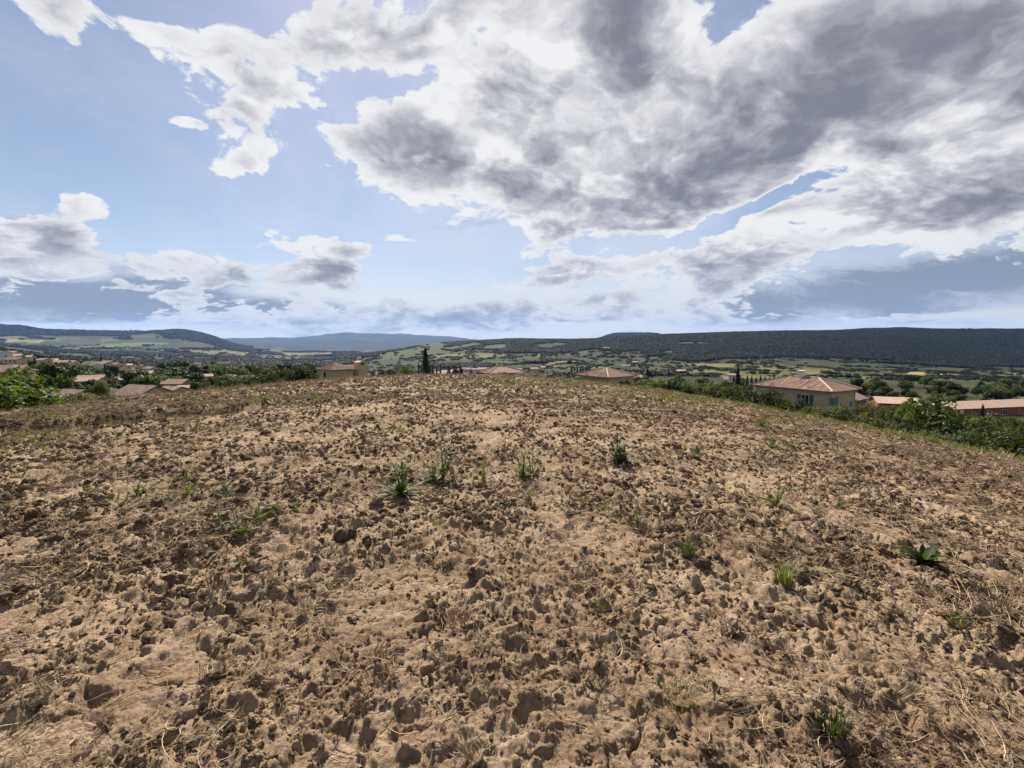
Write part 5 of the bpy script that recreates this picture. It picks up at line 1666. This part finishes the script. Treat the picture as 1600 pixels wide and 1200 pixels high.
for px, py, h, kd in ((214, 772, 28, 'broad'), (228, 768, 22, 'broad'), (292, 772, 36, 'pale'), (280, 786, 20, 'broad'), (350, 776, 26, 'dark'), (376, 832, 46, 'broad'), (402, 808, 34, 'pale'), (516, 780, 18, 'pale'), (198, 816, 22, 'broad'),
                      (284, 812, 20, 'pale'), (462, 796, 20, 'dark'), (374, 876, 20, 'pale'), (354, 826, 26, 'dark'), (1092, 706, 20, 'dark'), (1240, 700, 16, 'broad'), (1228, 694, 16, 'dark'), (68, 688, 18, 'broad'), (120, 668, 12, 'broad'),
                      (112, 684, 12, 'pale'), (182, 684, 14, 'pale'), (266, 672, 12, 'broad'), (330, 704, 14, 'dark'), (356, 702, 14, 'broad'), (136, 738, 12, 'pale'), (160, 730, 12, 'pale'), (32, 744, 16, 'broad'), (52, 752, 14, 'dark'),
                      (6, 1006, 14, 'broad'), (688, 666, 10, 'dark'), (716, 678, 12, 'dark'), (572, 680, 14, 'pale'), (1318, 796, 14, 'dark'), (1150, 754, 16, 'dark'), (1085, 760, 14, 'pale'), (1373, 920, 12, 'pale'), (584, 670, 12, 'broad')):
    rosette(px, py, h, LW, kd, 9, 1 if h > 24 else 0, False, 'weed', GW, .95, 'small_weed')
# pine seedling: crooked bare stem with one tuft of needles
def pine_seedling():
    x, y, z = on_field(1203, 692)
    s = scale_at(x, y)
    H = 42 * s
    root = empty('pine_seedling', (x, y, z))
    tag(root, 'pine seedling with a bare crooked stem and one tuft of needles on top', 'seedling')
    top = np.array([-15 * s, 0, H * .72])
    part('stem', tube([(0, 0, -.02), (-2 * s, 0, H * .22), (-8 * s, 0, H * .38), (-11 * s, .01, H * .55), top], [.007, .006, .006, .005, .004], 6), M['bark'], root)
    rng = np.random.default_rng(3)
    ps = []
    for i in range(420):
        d = rng.normal(size=3)
        d[2] = d[2] * .7 + .35
        d /= np.linalg.norm(d)
        b = top + np.array([rng.normal(scale=3.2 * s), rng.normal(scale=3.2 * s), rng.uniform(-3, 9) * s])
        L = rng.uniform(5, 11) * s
        w = np.cross(d, rng.normal(size=3))
        w = w / np.linalg.norm(w) * .0022
        ps.append((np.array([b - w, b + w, b + d * L]), [[0, 1, 2]]))
    part('needles', join(ps), M['weed'], root)
pine_seedling()

# clumps of dead grass with their roots
GR = 'clumps of dead grass and roots'
for px, py, h, w in ((345, 905, 40, 60), (590, 1025, 40, 60), (718, 968, 44, 60), (740, 1180, 44, 70), (1130, 975, 44, 70), (330, 1045, 34, 60), (1005, 828, 30, 50), (225, 858, 26, 50), (935, 1070, 40, 80), (1330, 830, 24, 50), (60, 1090, 30, 60),
                     (1520, 860, 26, 60), (1560, 950, 40, 70), (160, 1130, 36, 60), (1280, 800, 26, 60), (480, 945, 26, 50), (880, 1010, 26, 50), (1420, 1080, 34, 80), (700, 885, 26, 50), (1050, 820, 24, 50), (560, 1100, 30, 60), (390, 715, 10, 40), (280, 740, 12, 40)):
    o = grass_tuft(px, py, h, w, 'clump of dead brown grass and roots torn up on the soil', 'root' if px % 2 else 'straw', 60, 'dead grass', GR, 'dead_grass_clump')
    o.rotation_euler = (WD.uniform(-.9, .9), WD.uniform(-.9, .9), WD.uniform(0, 6.28))
# pale stones
for i, (px, py, s) in enumerate(((205, 833, 9), (1085, 768, 14), (1280, 762, 10), (68, 782, 12), (925, 775, 8), (1160, 1058, 8))):
    x, y, z = on_field(px, py)
    o = link(bpy.data.objects.new('stone', clod_mesh('stone', 700 + i, mat_plain('pale_stone', (.55, .47, .37), (.45, .38, .29), 30.0) if i == 0 else bpy.data.materials['pale_stone'])))
    k = s * .5 * scale_at(x, y)
    o.scale = (k, k * .8, k * .6)
    o.location = (x, y, z + k * .2)
    tag(o, 'pale stone lying on the tilled soil', 'stone', 'pale stones on the field')

# ------------------------------------------------------------------ low growth nobody could count
def sprig_mesh(seed, mat, n=7):
    rng = np.random.default_rng(seed)
    ps = []
    for i in range(n):
        V, F = blade(1, .13, rng.uniform(.1, .5), 3)
        a, el = rng.uniform(0, 6.28), rng.uniform(.3, 1.2)
        m = (Matrix.Rotation(a, 3, 'Z') @ Matrix.Rotation(-el, 3, 'Y'))
        ps.append(((np.array(m) @ V.T).T * rng.uniform(.5, 1), F))
    return make_mesh('sprig', *join(ps), M[mat])
def blades_mesh(seed, mat, n=16):
    rng = np.random.default_rng(seed)
    ps = []
    for i in range(n):
        a, o = rng.uniform(0, 6.28), rng.uniform(.1, .6)
        b = np.append(rng.normal(scale=.22, size=2), 0)
        e = b + np.array([o * math.cos(a), o * math.sin(a), 1]) * rng.uniform(.4, 1)
        w = np.array([-math.sin(a), math.cos(a), 0]) * .022
        m_ = (b + e) / 2 + np.array([0, 0, .08])
        ps.append((np.array([b - w, b + w, m_ + w * .8, m_ - w * .8, e]), [[0, 1, 2, 3], [3, 2, 4]]))
    return make_mesh('blades', *join(ps), M[mat])
SPRIGS = [sprig_mesh(1, 'weed'), sprig_mesh(2, 'weed_dark'), sprig_mesh(3, 'weed_pale'), blades_mesh(4, 'grass'), blades_mesh(5, 'weed_pale'), blades_mesh(6, 'straw')]
def build_growth():
    # seedlings in loose drifts over the field
    x, y, r, rng = field_points(120000, 4, 48, 71, 1.3)
    z = soil_z(x, y)
    px, py = project(x, y, z)
    g = np.full(x.shape, .012)
    for cx, cy, w, h, s in GREEN_PATCHES:
        g = np.maximum(g, s * .85 * np.exp(-(((px - cx) / w) ** 2 + ((py - cy) / h) ** 2)))
    k = rng.uniform(size=x.shape) < g * np.clip(fbm(x / 1.5, y / 1.5, 3, 73) * 2.4 + .55, 0, 1.6)
    x, y, z = x[k], y[k], z[k]
    m = len(x)
    s = rng.uniform(.05, .17, m) * np.clip(np.hypot(x, y) / 14, .7, 1.6)
    rot = np.stack([rng.normal(scale=.15, size=m), rng.normal(scale=.15, size=m), rng.uniform(0, 6.28, m)], 1)
    instancer('sprouting_weeds', np.stack([x, y, z - .01], 1), rot, np.repeat(s[:, None], 3, 1), SPRIGS, rng.choice(6, m, p=[.2, .12, .2, .2, .2, .08]), 'thin drift of green seedlings and grass sprouting on the field')
    # rough grass along the edges
    rng = np.random.default_rng(75)
    n = 90000
    th = np.arctan(rng.uniform(-1.3, 1.3, n))
    r = rng.uniform(14 ** 1.3, 60 ** 1.3, n) ** (1 / 1.3)
    x, y = r * np.sin(th), r * np.cos(th)
    e = field_edge(x, y)
    k = (e < .6) & (-dome(x, y) < 7.5)
    x, y = x[k], y[k]
    m = len(x)
    s = rng.uniform(.14, .38, m)
    rot = np.stack([np.zeros(m), np.zeros(m), rng.uniform(0, 6.28, m)], 1)
    instancer('rough_grass', np.stack([x, y, soil_z(x, y) - .02], 1), rot, np.stack([s * 1.3, s * 1.3, s], 1), SPRIGS[3:6], rng.choice(3, m, p=[.45, .45, .10]), 'rough green grass along the edge of the field')
build_growth()

# ------------------------------------------------------------------ air
def build_haze():
    m = bpy.data.materials.new('haze')
    m.use_nodes = True
    t = m.node_tree
    t.nodes.clear()
    o = t.nodes.new('ShaderNodeOutputMaterial')
    v = t.nodes.new('ShaderNodeVolumePrincipled')
    v.inputs['Color'].default_value = (.27, .51, 1.0, 1)
    v.inputs['Density'].default_value = 2.6e-5
    v.inputs['Anisotropy'].default_value = 0.2
    t.links.new(v.outputs[0], o.inputs['Volume'])
    V, F = box(-15600, -15600, -260, 15600, 15600, 420)
    ob = link(bpy.data.objects.new('haze', make_mesh('haze', V, F, m)))
    ob['kind'] = 'stuff'
    ob['label'] = 'thin blue haze over the valley'
build_haze()
